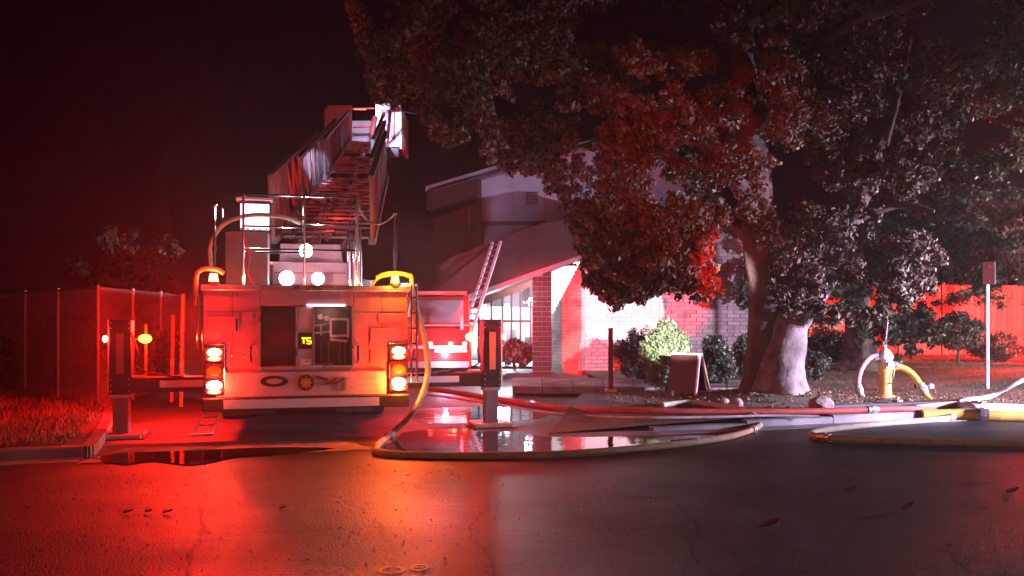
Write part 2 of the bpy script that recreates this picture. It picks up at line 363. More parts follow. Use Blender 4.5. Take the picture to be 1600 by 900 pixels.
# control column in the recess
b = MB(); b.b2((-.13, .0, .975), (.05, .42, 1.725)); col = part(b, 'control_column', M['panel'], bevel=.005)
b = MB(); b.b2((-.12, -.012, 1.47), (.04, 0, 1.71)); part(b, 'column_cover', M['panel'], col)
b = MB(); b.b2((-.12, -.012, 1.19), (.04, 0, 1.40)); part(b, 'display', M['black'], col)
b = MB(); b.b2((-.10, -.012, .99), (.04, 0, 1.06)); part(b, 'drawer', M['white'], col)
b = MB(); b.b2((-.05, -.03, 1.03), (.0, -.012, 1.04)); part(b, 'drawer_handle', M['dark'], col)
def strokes(mb, segs, x0, z0, s, y, wd):
    for (a, c, d, e) in segs: mb.bar((x0+a*s, y, z0+c*s), (x0+d*s, y, z0+e*s), wd, wd)
b = MB(); strokes(b, [(0, 1, .7, 1), (.35, 0, .35, 1)], -.085, 1.26, .07, -.022, .014)
strokes(b, [(0, 1, .7, 1), (0, .5, 0, 1), (0, .5, .7, .5), (.7, 0, .7, .5), (0, 0, .7, 0)], -.02, 1.26, .07, -.022, .014)
part(b, 'display_digits', M['l_yel'], col)
# ground ladder ends and rollers seen in the right half of the recess
b = MB()
for (x0, z0, x1, z1) in ((.28, 1.34, .28, 1.58), (.50, 1.33, .50, 1.57), (.28, 1.57, .50, 1.57), (.28, 1.35, .50, 1.36), (.27, 1.31, .49, 1.285)):
    b.bar((x0, .05, z0), (x1, .05, z1), .025, .03)
for (x0, z0, x1, z1) in ((.09, 1.49, .27, 1.51), (.16, 1.36, .16, 1.50), (.09, 1.39, .27, 1.41)):
    b.bar((x0, .1, z0), (x1, .1, z1), .02, .02)
b.cyl((.15, .06, 1.60), (.15, .12, 1.60), .035); b.cyl((.23, .06, 1.58), (.23, .12, 1.58), .035)
part(b, 'stowed_ladder', M['white'])
for x in (.16, .26, .40, .47):
    b = MB(); b.bar((x, .2, 1.0), (x, .2, 1.28), .02, .03); part(b, 'divider', M['truck_red'])
# lower apron panel, hose outlet, crest, bumper
b = MB(); b.b2((-1.12, -.045, .60), (.98, 0, .90)); ap = part(b, 'apron_panel', M['panel'], bevel=.004)
b = MB(); b.add(*(lambda n: ([(-.42+.10*math.cos(2*math.pi*i/n), -.052, .79+.035*math.sin(2*math.pi*i/n)) for i in range(n)]+[(-.42+.17*math.cos(2*math.pi*i/n), -.050, .79+.07*math.sin(2*math.pi*i/n)) for i in range(n)], [(i, (i+1) % n, (i+1) % n+n, i+n) for i in range(n)]))(20))
part(b, 'tow_eye_plate', M['dark'], ap)
crest = MB(); crest.prism([(-.03+.10*math.cos(a), .765+.105*math.sin(a)) for a in [2*math.pi*i/24 for i in range(24)]], -.062, -.044); part(crest, 'crest', M['sign_red'], ap)
crest = MB(); crest.prism([(-.03+(.085 if i % 2 == 0 else .05)*math.cos(a), .765+(.085 if i % 2 == 0 else .05)*math.sin(a)) for i, a in enumerate([2*math.pi*i/16 for i in range(16)])], -.07, -.061); part(crest, 'crest_emblem', M['gold'], ap)
b = MB()
for x0 in (.10, .2, .3): b.bar((x0, -.055, .74+.1*(x0 < .15)), (x0+.14, -.055, .80), .02, .03)
part(b, 'latch_bar', M['sign_red'], ap)
for x in (.36, .44): b = MB(); b.b2((x, -.06, .66), (x+.03, -.045, .83)); part(b, 'hinge', M['alu'], ap)
b = MB(); b.b2((.50, -.052, .80), (.86, -.045, .815)); b.b2((.50, -.052, .72), (.86, -.045, .73)); part(b, 'rub_rail', M['orange_strip'], ap)
b = MB(); b.b2((-HB, -.16, .44), (HB, -.05, .60)); part(b, 'bumper', M['dark'], bevel=.01)
b = MB(); b.b2((-1.02, -.172, .465), (.88, -.161, .575)); part(b, 'bumper_stripe', M['reflective'])
# rear face fittings
for x in (-.70, .62): b = MB(); b.tube(spline([(x, 0, 1.02), (x, -.07, 1.05), (x, -.07, 1.22), (x, 0, 1.25)], 4), .016); part(b, 'grab_handle', M['chrome'], smooth=True)
for x0, x1, z0, z1 in ((-1.22, -.85, 1.42, 1.60), (-1.22, -.95, .98, 1.30), (.88, 1.18, 1.53, 1.64), (-.80, -.68, 1.56, 1.66), (.78, 1.05, 1.0, 1.45)):
    b = MB(); b.b2((x0, -.012, z0), (x1, .0, z1)); part(b, 'access_plate', M['truck'], bevel=.004)
b = MB(); b.b2((-.885, -.03, 1.42), (-.865, -.012, 1.58)); part(b, 'plate_handle', M['chrome'])
for x0, z0, x1, z1 in ((-1.24, 1.88, 1.24, 1.88), (-1.0, .98, -1.0, 1.85), (.98, .98, .98, 1.5), (-.66, .98, -.66, 1.7), (.60, 1.3, .60, 1.85)):
    b = MB(); k = int(max(abs(x1-x0), abs(z1-z0))/.09)
    for i in range(k+1): b.ball((x0+(x1-x0)*i/k, -.001, z0+(z1-z0)*i/k), (.009, .006, .009), 6, 4)
    part(b, 'rivet_row', M['alu'])
for x0, z0, x1, z1 in ((-.93, .97, -.925, 1.9), (.93, .97, .935, 1.9), (-1.25, 1.66, -.62, 1.665), (.58, 1.66, 1.25, 1.665)):
    b = MB(); b.b2((x0, -.003, z0), (x1, .001, z1)); part(b, 'panel_seam', M['dark'])
for x in (-.93, -.80): b = MB(); b.ball((x, -.02, 1.12), .018); part(b, 'rivet_lamp', M['chrome'])
# tail light stacks
def lamp(par, x, y, z, w_, h, m, name='tail_light'):
    b = MB(); b.prism([(x+w_*math.cos(a)*(1 if abs(math.cos(a)) < .7 else 1), z+h*math.sin(a)) for a in [2*math.pi*i/16+.2 for i in range(16)]], y-.03, y); return part(b, name, m, par, bevel=.004)
for sx in (-1, 1):
    x = -1.135 if sx < 0 else 1.14
    b = MB(); b.b2((x-.12, -.05, .62), (x+.12, .0, 1.26)); st = part(b, 'light_panel', M['chrome'], bevel=.006)
    for dz in (.72, .93, 1.13): b = MB(); b.b2((x-.105, -.06, dz-.085), (x+.105, -.045, dz+.085)); part(b, 'lamp_bezel', M['dark'], st)
    lamp(st, x, -.06, 1.16, .085, .05, M['l_hot']); lamp(st, x, -.06, 1.08, .08, .03, M['l_red'])
    lamp(st, x, -.06, .93, .085, .06, M['l_dim_amber'], 'turn_signal'); lamp(st, x, -.06, .75, .09, .06, M['l_pinkwhite'], 'reversing_light')
    lamp(st, x, -.06, .67, .08, .025, M['l_red'])
    e = 1.0 if sx < 0 else 1.7
    light('tail_glow', 'POINT', (x, -.17, 1.14), 34*e, RED, .035, parent=T)
    light('tail_glow', 'POINT', (x, -.18, .74), 42*e, (1, .04, .01) if sx < 0 else (1, .15, .012), .04, parent=T)
    light('tail_beam', 'SPOT', (x, -.12, 1.14), 34*e, (1, .03, .01) if sx < 0 else (1, .09, .006), .10, target=(x, -6, .6), angle=150, blend=.9, parent=T)
    light('tail_beam', 'SPOT', (x, -.12, .75), 42*e, (1, .03, .01) if sx < 0 else (1, .10, .006), .10, target=(x, -6, .3), angle=150, blend=.9, parent=T)
# turntable, pedestal, work lights
b = MB(); b.cyl((.05, 2.0, 2.0), (.05, 2.0, 2.14), .95, 32); part(b, 'turntable', M['alu'], smooth=True)
b = MB(); b.b2((-.46, 1.0, 2.02), (.55, 2.4, 2.36)); b.prism([(-.38, 2.36), (.50, 2.36), (.46, 2.62), (-.36, 2.62)], 1.1, 2.2)
ped = part(b, 'pedestal', M['truck'], bevel=.012)
b = MB(); b.b2((-.44, .985, 2.20), (.53, .999, 2.215)); b.b2((-.44, .985, 2.03), (.53, .999, 2.05)); part(b, 'pedestal_rib', M['truck_red'], ped)
for x in (.58, .66, .74):
    b = MB(); b.cyl((x, 1.2, 2.02), (x, 1.2, 2.55), .034, 10); b.cyl((x, 1.2, 2.55), (x, 1.25, 2.85), .02, 8); part(b, 'hydraulic_ram', M['chrome'], ped, smooth=True)
def worklight(x, y, z, r, e):
    b = MB(); b.cyl((x, y, z), (x, y+.10, z), r*1.15, 18, r*.8); h = part(b, 'work_light', M['dark'], smooth=True)
    b = MB(); b.cyl((x, y-.012, z), (x, y+.002, z), r, 18); part(b, 'lens', M['l_white'], h)
    light('work_beam', 'SPOT', (x, y-.02, z), e*5, (1, .82, .95), r*.8, target=(x, y-6, z-.3), angle=60, blend=1, parent=T)
    light('work_glow', 'POINT', (x, y-.14, z), e*1.5, (1, .86, .93), .03, parent=T)
worklight(-.27, .80, 2.12, .10, 6); worklight(.14, .80, 2.12, .085, 5); worklight(-.02, .80, 2.50, .09, 5)
# operator console and white panel, its lamplight put in as emission
b = MB(); b.b2((-1.05, .55, 2.02), (-.50, 1.2, 2.72)); con = part(b, 'operator_console', M['grey'], bevel=.015)
b = MB(); b.prism([(-.88, 2.74), (-.48, 2.74), (-.48, 3.14), (-.88, 3.14)], .70, .78); part(b, 'console_panel_housing', M['dark'], con)
b = MB(); b.b2((-.865, .688, 2.76), (-.50, .70, 3.10)); part(b, 'console_panel', M['l_soft'], con)
b = MB(); b.b2((-.92, .62, 3.15), (-.46, .9, 3.18)); part(b, 'console_hood', M['white'], con)
for i in range(5): b = MB(); b.ball((-.85+.08*i, .66, 2.76), .02, 8, 6); part(b, 'lever', M['white'], con)
b = MB(); b.b2((-.98, .535, 2.1), (-.8, .549, 2.6)); b.b2((-.75, .535, 2.1), (-.55, .549, 2.6)); part(b, 'console_door', M['grey'], con)
light('console_glow', 'SPOT', (-.68, .60, 3.0), 14, (1, .9, .95), .1, target=(-.68, -1, 3.0), angle=140, parent=T)
# rear railing
z0 = 2.0
for x in (-.80, -.05, .62):
    b = MB(); b.cyl((x, .12, z0), (x, .12, 3.16), .018, 10); part(b, 'rail_post', M['chrome'], smooth=True)
for z, x0, x1 in ((3.15, -.80, .62), (2.80, -.05, .62), (2.75, -.80, -.05), (2.46, -.80, .62), (2.42, -.65, -.05)):
    b = MB(); b.cyl((x0, .12, z), (x1, .12, z), .013, 8); part(b, 'rail_bar', M['chrome'], smooth=True)
# corner grab arcs, beacons, whip posts
def arc(x0, x1, y, zb, zt, m):
    b = MB(); w_ = x1-x0; pts = [(x0, y, zb), (x0, y, zt-.12), (x0+w_*.12, y, zt-.03), (x0+w_*.35, y, zt), (x0+w_*.75, y, zt-.01), (x1, y, zt-.06)]
    b.tube(spline(pts, 6), .03, 10); part(b, 'grab_arc', m, smooth=True)
arc(-1.36, -1.03, .05, 1.75, 2.20, M['orange_strip']); arc(1.33, .86, .05, 1.2, 2.17, M['yellow'])
b = MB(); b.tube(spline([(.80, .1, 1.85), (.82, .1, 2.02), (.92, .1, 2.12), (1.05, .1, 2.14)], 6), .018); part(b, 'grab_arc', M['orange_strip'], smooth=True)
for x, m, e, c, y in ((-1.15, M['l_hot'], 30, RED, 0), (1.10, M['l_amber'], 40, AMB, 0)):
    b = MB(); b.cyl((x, y, 2.0), (x, y, 2.04), .075); bc = part(b, 'beacon', M['dark'])
    b = MB(); b.cyl((x, y, 2.04), (x, y, 2.13), .055, 16, .045); part(b, 'beacon_lens', m, bc, smooth=True)
    light('beacon_glow', 'POINT', (x, y-.13, 2.1), e, c, .03, parent=T)
for x, h, nm in ((-1.16, 3.02, 0), (1.13, 2.98, 1)):
    b = MB(); b.cyl((x, .25, 2.0), (x, .25, h), .016, 8); b.cyl((x, .25, 2.45), (x, .25, 2.5), .03, 8); b.ball((x, .25, h), .035, 8, 6)
    if nm == 0: b.tube(spline([(x, .25, h), (x+.04, .25, h+.03), (x+.09, .25, h-.05), (x+.09, .25, h-.2)], 5), .014)
    part(b, 'marker_post', M['chrome'], smooth=True)
b = MB(); b.tube(spline([(.63, .15, 3.06), (.75, .18, 2.88), (.88, .2, 2.82), (1.0, .22, 2.86), (1.12, .25, 2.96)], 5), .012, 6); part(b, 'safety_chain', M['alu'])
b = MB(); b.tube(spline([(-1.18, .35, 2.15), (-1.22, .35, 2.45), (-1.12, .35, 2.72), (-.92, .35, 2.86), (-.65, .35, 2.92), (-.3, .35, 2.90), (-.1, .5, 2.84)], 7), .028, 8); part(b, 'air_line', M['hose_tan'], smooth=True)
b = MB(); b.tube(spline([(-.80, .1, 3.1), (-.79, .08, 2.7), (-.72, .08, 2.35), (-.74, .08, 2.15), (-.66, .05, 2.0)], 6), .012, 6); part(b, 'cable', M['hose_red'])
# corner access ladders
for x in (1.31, 1.38): b = MB(); b.cyl((x, -.03, .75), (x, -.03, 2.02), .015, 8); part(b, 'ladder_rail', M['chrome'])
for i in range(6): b = MB(); b.cyl((1.31, -.03, .85+.2*i), (1.38, -.03, .85+.2*i), .012, 8); part(b, 'ladder_rung', M['chrome'])
for x in (-1.33, -1.27): b = MB(); b.cyl((x, -.03, 1.2), (x, -.03, 1.85), .014, 8); part(b, 'side_rail', M['chrome'])
# folding step under the left lamps
b = MB()
for x in (-1.22, -1.03): b.bar((x, -.1, .46), (x-.13, -.32, .20), .02, .02)
for i in range(4): t = i/3; b.bar((-1.22-.13*t, -.1-.22*t, .46-.26*t), (-1.03-.13*t, -.1-.22*t, .46-.26*t), .02, .02)
b.b2((-1.38, -.42, .17), (-1.12, -.27, .20)); part(b, 'folding_step', M['alu'])
# chassis, axles, wheels, cab
b = MB(); b.b2((-.45, .3, .45), (-.3, 11.2, .62)); b.b2((.3, .3, .45), (.45, 11.2, .62)); b.b2((-.9, .5, .38), (.9, .9, .6)); b.cyl((-1, 3.2, .5), (1, 3.2, .5), .12); b.cyl((-1, 4.6, .5), (1, 4.6, .5), .12); part(b, 'chassis', M['dark'])
for y in (3.2, 4.6, 10.0):
    for sx in (-1, 1):
        x = sx*1.0
        b = MB(); b.cyl((x-.26, y, .52), (x+.26, y, .52), .52, 28) if y < 9 else b.cyl((x-.16, y, .52), (x+.16, y, .52), .52, 28); wh = part(b, 'wheel', M['black'], bevel=.02)
        b = MB(); b.cyl((x+sx*.2, y, .52), (x+sx*.275, y, .52), .30, 20, .22) ; part(b, 'rim', M['alu'], wh)
for sx in (-1, 1): b = MB(); b.b2((sx*.75-.3, 2.5, .12), (sx*.75+.3, 2.52, .62)); part(b, 'mud_flap', M['black'])
b = MB(); b.b2((-HB, 6.7, .7), (HB, 8.3, 2.0)); part(b, 'pump_house', M['truck_red'], bevel=.02)
b = MB(); b.b2((-HB, 8.4, .6), (HB, 11.6, 2.75)); cab = part(b, 'cab', M['truck_red'], bevel=.05)
for sx in (-1, 1):
    for y0 in (8.7, 10.1): b = MB(); b.b2((sx*(HB-.01)-.01, y0, 1.65), (sx*(HB+.012), y0+1.1, 2.45)); part(b, 'side_window', M['glass'], cab)
    for i in range(4):
        b = MB(); y0 = 1.1+i*1.35; b.b2((sx*(HB-.01), y0, .75), (sx*(HB+.014), y0+1.25, 1.85)); part(b, 'locker_door', M['alu'], body)
b = MB(); b.b2((-1.0, 11.59, 1.6), (1.0, 11.62, 2.5)); part(b, 'windscreen', M['glass'], cab)
b = MB(); b.b2((-.8, 9.8, 2.75), (.8, 10.05, 2.88)); part(b, 'light_bar', M['l_strip'], cab)
light('bar_glow', 'POINT', (.9, 11.9, 2.4), 90, RED, .1, parent=T)
# outriggers
for sx, x in ((-1, -2.39), (1, 2.61)):
    b = MB(); b.b2((sx*HB, .93, .60), (x-sx*.12, 1.17, .80)); orr = part(b, 'outrigger_beam', M['dark'], bevel=.008)
    b = MB(); b.b2((sx*(HB+.02), .918, .665), (sx*(1.9 if sx < 0 else 2.12), .929, .755)); part(b, 'beam_stripe', M['reflective'], orr)
    b = MB(); b.b2((x-.135, .92, .58), (x+.135, 1.18, 1.56)); part(b, 'outrigger_jack', M['dark'], orr, bevel=.01)
    b = MB(); b.b2((x-.045, .905, .85 if sx < 0 else .84), (x+.045, .918, 1.38)); part(b, 'jack_label', M['grey'] if sx < 0 else M['orange_strip'], orr)
    b = MB(); b.b2((x+sx*.14, .96, .62), (x+sx*.155, 1.0, 1.56)); part(b, 'jack_edge_strip', M['reflective'], orr)
    b = MB(); b.b2((x-.095, .95, .07), (x+.095, 1.15, .58)); part(b, 'jack_leg', M['grey'], orr, bevel=.006)
    b = MB(); b.b2((x-.28, .78, .012), (x+.28, 1.32, .07)); part(b, 'jack_pad', M['steel'], orr, bevel=.01)
    b = MB(); b.b2((x-.12, .93, .53), (x+.12, 1.17, .60)); part(b, 'leg_collar', M['steel'], orr, bevel=.006)
    b = MB()
    for zz in (.62, .70, .78, 1.45, 1.52):
        for xx in (-.11, .11): b.cyl((x+xx, .91, zz), (x+xx, .93, zz), .011, 6)
    part(b, 'bolt_row', M['steel'], orr)
    b = MB(); b.tube(spline([(x-sx*.13, .9, 1.4), (x-sx*.22, .88, 1.15), (x-sx*.2, .88, .95), (x-sx*.45, .89, .84), (x-sx*.8, .90, .80)], 5), .014, 6); part(b, 'hydraulic_hose', M['black'], orr, smooth=True)
    b = MB(); b.b2((x-.33, .72, 0.006), (x+.33, 1.38, .02)); part(b, 'ground_mat', M['dark'], orr)
    xi, xo = x-sx*.30, x+sx*.19
    b = MB(); b.cyl((xi, 1.05, .8), (xi, 1.05, 1.50), .016, 8); b.cyl((xi, 1.05, .81), (x, 1.05, .81), .012, 8); b.bar((xi, 1.05, 1.3), (x, 1.05, 1.3), .015, .015); part(b, 'lamp_bracket', M['orange_strip'], orr)
    b = MB(); b.ball((xi, .98, 1.31), (.085, .03, .06)); part(b, 'marker_lamp', M['l_amber'] if sx < 0 else M['l_hot'], orr, smooth=True)
    b = MB(); b.ball((xo, .98, 1.31), (.032, .03, .045)); part(b, 'marker_lamp', M['l_hot'], orr, smooth=True)
    light('marker_glow', 'POINT', (xi, .85, 1.32), 38, RED, .03, parent=T)
    light('marker_glow', 'POINT', (xo+sx*.06, .9, 1.32), 30, RED, .03, parent=T)
light('side_fill', 'POINT', (-1.75, 2.4, 1.5), 850, RED, .08, parent=T)  # red fills added on either side of the truck, without lamps
light('side_fill', 'POINT', (1.75, 3.6, 1.2), 160, RED, .08, parent=T)
# side scene light at the right of the deck
b = MB(); b.b2((1.35, 1.5, 1.95), (1.55, 1.62, 2.10)); sl = part(b, 'side_lamp', M['dark'])
b = MB(); b.ball((1.45, 1.48, 2.03), .04); part(b, 'lens', M['l_white'], sl)
b = MB(); b.cyl((1.47, 1.5, 1.6), (1.52, 1.5, 1.9), .02); part(b, 'lamp_arm', M['chrome'], sl)
light('side_lamp_glow', 'POINT', (1.45, 1.36, 2.03), 22, (.8, .8, 1), .03, parent=T)
light('side_flood', 'SPOT', (1.62, 1.6, 2.1), 1300, (.72, .62, 1), .05, target=Matrix.Rotation(-TA, 3, 'Z') @ (P(806, 308, 28.6)-T.location), angle=8, blend=.6, parent=T)

# aerial ladder: a part of the truck, its rungs and rails sub-parts
Tm = Matrix.Translation(T.location) @ Matrix.Rotation(TA, 4, 'Z'); Ti = Tm.inverted()
base = Vector((-2.66, 12.5, 2.62)); tip = Vector((-3.80, 23.2, 6.02)); D = tip-base; LL_ = D.length
yaw = math.atan2(-D.x, D.y); pitch = math.asin(D.z/LL_)
LM = Matrix.Translation(base) @ Matrix.Rotation(yaw, 4, 'Z') @ Matrix.Rotation(pitch, 4, 'X')
LMt = Ti @ LM
def sect(mb, w_, h, y0, y1, zb, step, ch):
    for sx in (-1, 1):
        x = sx*w_/2
        mb.b2((x-ch, y0, zb), (x+ch, y1, zb+.10)); mb.b2((x-ch*.8, y0, zb+h-.06), (x+ch*.8, y1, zb+h))
        y = y0
        while y < y1-.01:
            mb.bar((x, y, zb+.08), (x, y, zb+h-.03), .045, .045)
            if y+step <= y1+.01: mb.bar((x, y, zb+h-.05), (x, y+step, zb+.08), .035, .035)
            y += step
    return mb
def apply(mb): mb.v = [tuple(LMt @ Vector(v)) for v in mb.v]; return mb
b = sect(MB(), 1.36, .98, 0, 6.0, 0, .75, .05)
lad = part(apply(b), 'aerial_ladder', M['grey'])
b = sect(MB(), 1.14, .88, 2.2, 8.8, .06, .66, .045); part(apply(b), 'middle_section', M['grey'], lad)
b = sect(MB(), .92, .80, 5.0, LL_, .12, .62, .04); part(apply(b), 'fly_section', M['grey'], lad)
for sx in (-1, 1):
    b = MB(); b.b2((sx*.70-.012, -.05, .05), (sx*.70+.012, 1.5, .96)); part(apply(b), 'side_plate', M['truck_red'], lad)
    for i in range(7):
        b = MB(); y = 2.4+i*.9; b.b2((sx*.60-.008, y, .15), (sx*.60+.008, y+.34, .80)); part(apply(b), 'reflective_plate', M['white'], lad)
for y0, y1, w_, z in ((.2, 5.9, 1.3, .06), (6.1, 8.7, 1.08, .12), (8.9, LL_-.05, .86, .18)):
    y = y0
    while y < y1:
        b = MB(); b.cyl((-w_/2, y, z), (w_/2, y, z), .022, 8); part(apply(b), 'rung', M['alu'], lad); y += .34
b = MB(); b.cyl((-.25, 1.0, -.25), (-.25, 3.4, .0), .09, 14); b.cyl((.25, 1.0, -.25), (.25, 3.4, .0), .09, 14); part(apply(b), 'lift_cylinder', M['chrome'], lad, smooth=True)
b = MB(); b.cyl((.0, .5, -.02), (.0, LL_-.4, .05), .05, 10); part(apply(b), 'waterway_pipe', M['alu'], lad, smooth=True)
b = MB(); b.b2((-.3, LL_-.2, .98), (.0, LL_-.17, 1.01)); part(apply(b), 'marker_strip', M['l_strip'], lad)
# basket at the tip
bc = P(573, 205, 24.3)
def wb(a, c): return lambda mb: mb
def world_part(mb, name, m, par, **k): mb.v = [tuple(Ti @ Vector(v)) for v in mb.v]; return part(mb, name, m, par, **k)
b = MB(); b.b2((-4.95, 23.4, 5.93), (-2.98, 24.9, 6.03)); b.b2((-3.5, 23.35, 5.8), (-2.98, 23.5, 6.05)); bk = world_part(b, 'basket', M['dark'], T, bevel=.01)
b = MB(); b.b2((-3.60, 23.38, 6.08), (-2.93, 23.41, 7.22)); p1 = world_part(b, 'basket_panel', M['white'], bk, bevel=.006)
b = MB(); b.b2((-3.46, 23.36, 6.30), (-3.08, 23.378, 6.68)); b.b2((-3.46, 23.36, 6.75), (-3.2, 23.378, 7.05)); world_part(b, 'panel_recess', M['soffit'], bk)
b = MB(); b.b2((-3.11, 23.355, 6.25), (-3.09, 23.37, 7.0)); b.b2((-3.5, 23.355, 6.71), (-3.12, 23.37, 6.725)); world_part(b, 'panel_seam', M['dark'], bk)
b = MB(); b.b2((-4.88, 23.38, 6.08), (-4.22, 23.41, 7.18)); world_part(b, 'basket_panel', M['panel'], bk, bevel=.006)
b = MB(); b.b2((-4.95, 23.4, 6.03), (-4.91, 24.9, 7.1)); b.b2((-2.95, 23.4, 6.03), (-2.91, 24.9, 7.1)); b.b2((-4.95, 24.88, 6.03), (-2.95, 24.92, 7.1)); world_part(b, 'basket_side', M['panel'], bk)
b = MB(); b.cyl((-4.2, 23.4, 7.1), (-3.62, 23.4, 7.1), .025, 8); b.cyl((-4.2, 23.4, 6.6), (-3.62, 23.4, 6.6), .02, 8); world_part(b, 'basket_gate', M['truck_red'], bk)
b = MB(); b.cyl((-2.9, 23.4, 7.02), (-2.3, 23.6, 6.95), .022, 8); world_part(b, 'nozzle', M['dark'], bk)
b = MB(); b.tube(spline([(-3.62, 23.3, 6.15), (-3.66, 23.25, 6.4), (-3.64, 23.25, 6.62), (-3.6, 23.3, 6.85)], 5), [.07]*16, 8); world_part(b, 'fall_bag', M['sign_red'], bk, smooth=True)
light('ladder_flood', 'SPOT', Ti @ (LM @ Vector((0.1, -.1, 1.35))), 1500, WHITE, .05, target=Ti @ (LM @ Vector((-.62, 4.6, .4))), angle=9, blend=.4, parent=T)
light('ladder_flood', 'SPOT', Ti @ (LM @ Vector((0.1, -.1, 1.35))), 2600, WHITE, .05, target=Ti @ (LM @ Vector((.55, 8.6, .4))), angle=6, blend=.4, parent=T)
light('basket_fill', 'SPOT', Ti @ Vector((-3.5, 22.0, 6.5)), 420, WHITE, .04, target=Ti @ Vector((-3.25, 23.4, 6.7)), angle=75, parent=T)  # spot without a lamp body, added to whiten the basket panel
light('ladder_beacon', 'POINT', Ti @ (LM @ Vector((0, .9, .5))), 12, RED, .05, parent=T)

# ------------------------------------------------------------------ engine behind, extension ladder
E = thing('fire_engine', 'red fire engine parked ahead of the ladder truck under the eaves', 'fire engine', (-2.15, 20.6, 0), R(6))
b = MB(); b.b2((-1.2, 0, .55), (1.2, 6.5, 1.35)); b.b2((-1.2, .6, 1.35), (1.2, 6.5, 2.1)); part(b, 'body', M['truck_red'], E, bevel=.03)
b = MB(); b.b2((-1.15, .02, 1.38), (1.15, .6, 1.42)); b.b2((-1.1, .1, 2.12), (1.1, 5, 2.2)); part(b, 'deck', M['panel'], E)
b = MB(); b.b2((-.9, .58, 1.45), (1.05, .6, 2.0)); part(b, 'rear_window', M['soffit'], E)
b = MB(); b.b2((-1.22, -.1, .42), (1.22, .0, .56)); part(b, 'bumper', M['white'], E)
b = MB(); b.b2((-1.1, -.02, .86), (1.1, .0, .93)); part(b, 'chevron_band', M['reflective'], E)
for x in (-1.0, .25, .72, 1.05): b = MB(); b.ball((x, -.02, .98), (.06, .03, .05)); part(b, 'tail_lamp', M['l_red'], E)
b = MB(); b.b2((.35, -.03, .78), (1.1, .0, .83)); part(b, 'light_strip', M['l_soft'], E)
b = MB(); b.b2((.95, -.04, 1.3), (1.02, -.01, 1.75)); part(b, 'grab_rail', M['white'], E)
for sx in (-1, 1): b = MB(); b.cyl((sx*.95-.2, 1.6, .48), (sx*.95+.2, 1.6, .48), .48, 24); part(b, 'wheel', M['black'], E)
light('engine_glow', 'POINT', (.8, -.35, 1.0), 26, RED, .05, parent=E)
light('engine_glow', 'POINT', (1.3, -.2, 2.5), 230, RED, .05, parent=E)
light('fin_red_fill', 'SPOT', (1.35, .6, 1.9), 3200, RED, .06, target=Matrix.Rotation(-R(6), 3, 'Z') @ (Vector((1.5, 25.2, 1.3))-E.location), angle=62, blend=.7, parent=E)  # spot added to redden the fin wall
light('engine_glow', 'POINT', (.6, -.2, .72), 30, WHITE, .05, parent=E)

X = thing('extension_ladder', 'white extension ladder leaning up against the sloping roof edge', 'ladder', P(722, 560, 22.5))
p0, p1 = P(722, 545, 22.0), P(776, 378, 24.2); sdv = Vector((.5, -.86, 0)).normalized()*.23
for s in (-1, 1): b = MB(); b.bar(p0+sdv*s, p1+sdv*s, .07, .05); part(b, 'rail', M['white'], X, world=True)
for i in range(18): q = p0.lerp(p1, (i+.5)/18); b = MB(); b.cyl(q-sdv, q+sdv, .02, 8); part(b, 'rung', M['alu'], X, world=True)

# ------------------------------------------------------------------ building
BX = thing('building', 'two storey brick building with sloping dark roofs, bright shop windows and a pale brick wing', 'building', (2, 27, 0))
def bp(mb, name, m, par=BX, **k): return mb.build(name, m, par, world=True, **k)
def xz(px, py, y): p = P(px, py, y); return (p.x, p.z)
GF = .10
# lower storefront wall, Y 27; glass bays between mullions follow the rake
Yf = 27.0
def rake(px): return 483-(px-735)*.355          # top of the glass
bot = 566
xs = [731, 748, 768, 785, 799, 813, 829]
for a, c in zip(xs, xs[1:]):
    b = MB(); b.prism([xz(a+1.6, bot, Yf), xz(c-1.6, bot, Yf), xz(c-1.6, 504, Yf), xz(a+1.6, 504, Yf)], Yf, Yf+.02); bp(b, 'lower_pane', M['clear'])
    b = MB(); b.prism([xz(a+1.6, 500, Yf), xz(c-1.6, 500, Yf), xz(c-1.6, rake(c), Yf), xz(a+1.6, rake(a), Yf)], Yf, Yf+.02); bp(b, 'upper_pane', M['clear'])
for a in xs: b = MB(); b.prism([xz(a-1.6, bot, Yf), xz(a+1.6, bot, Yf), xz(a+1.6, rake(a)-2, Yf), xz(a-1.6, rake(a)-2, Yf)], Yf-.06, Yf+.08); bp(b, 'mullion', M['frame_dark'])
b = MB(); b.prism([xz(731, 504, Yf), xz(829, 504, Yf), xz(829, 500, Yf), xz(731, 500, Yf)], Yf-.05, Yf+.07); bp(b, 'transom', M['frame_dark'])
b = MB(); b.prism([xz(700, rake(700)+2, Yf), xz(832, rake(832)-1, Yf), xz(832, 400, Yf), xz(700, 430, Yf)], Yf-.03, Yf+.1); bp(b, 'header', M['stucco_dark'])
# left porch wall and small high windows
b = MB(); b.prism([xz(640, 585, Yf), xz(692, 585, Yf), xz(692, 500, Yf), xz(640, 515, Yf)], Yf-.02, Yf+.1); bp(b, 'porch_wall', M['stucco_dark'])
for a in (693, 700, 707): b = MB(); b.prism([xz(a, 502, Yf), xz(a+5.5, 502, Yf), xz(a+5.5, 495, Yf), xz(a, 496.5, Yf)], Yf+.02, Yf+.05); bp(b, 'high_window', M['l_tube'])
for a in (716, 727): b = MB(); b.prism([xz(a-4, 585, 26.2), xz(a+4, 585, 26.2), xz(a+4, 488, 26.2), xz(a-4, 488, 26.2)], 26.1, 26.3); bp(b, 'porch_post', M['truck_red'])
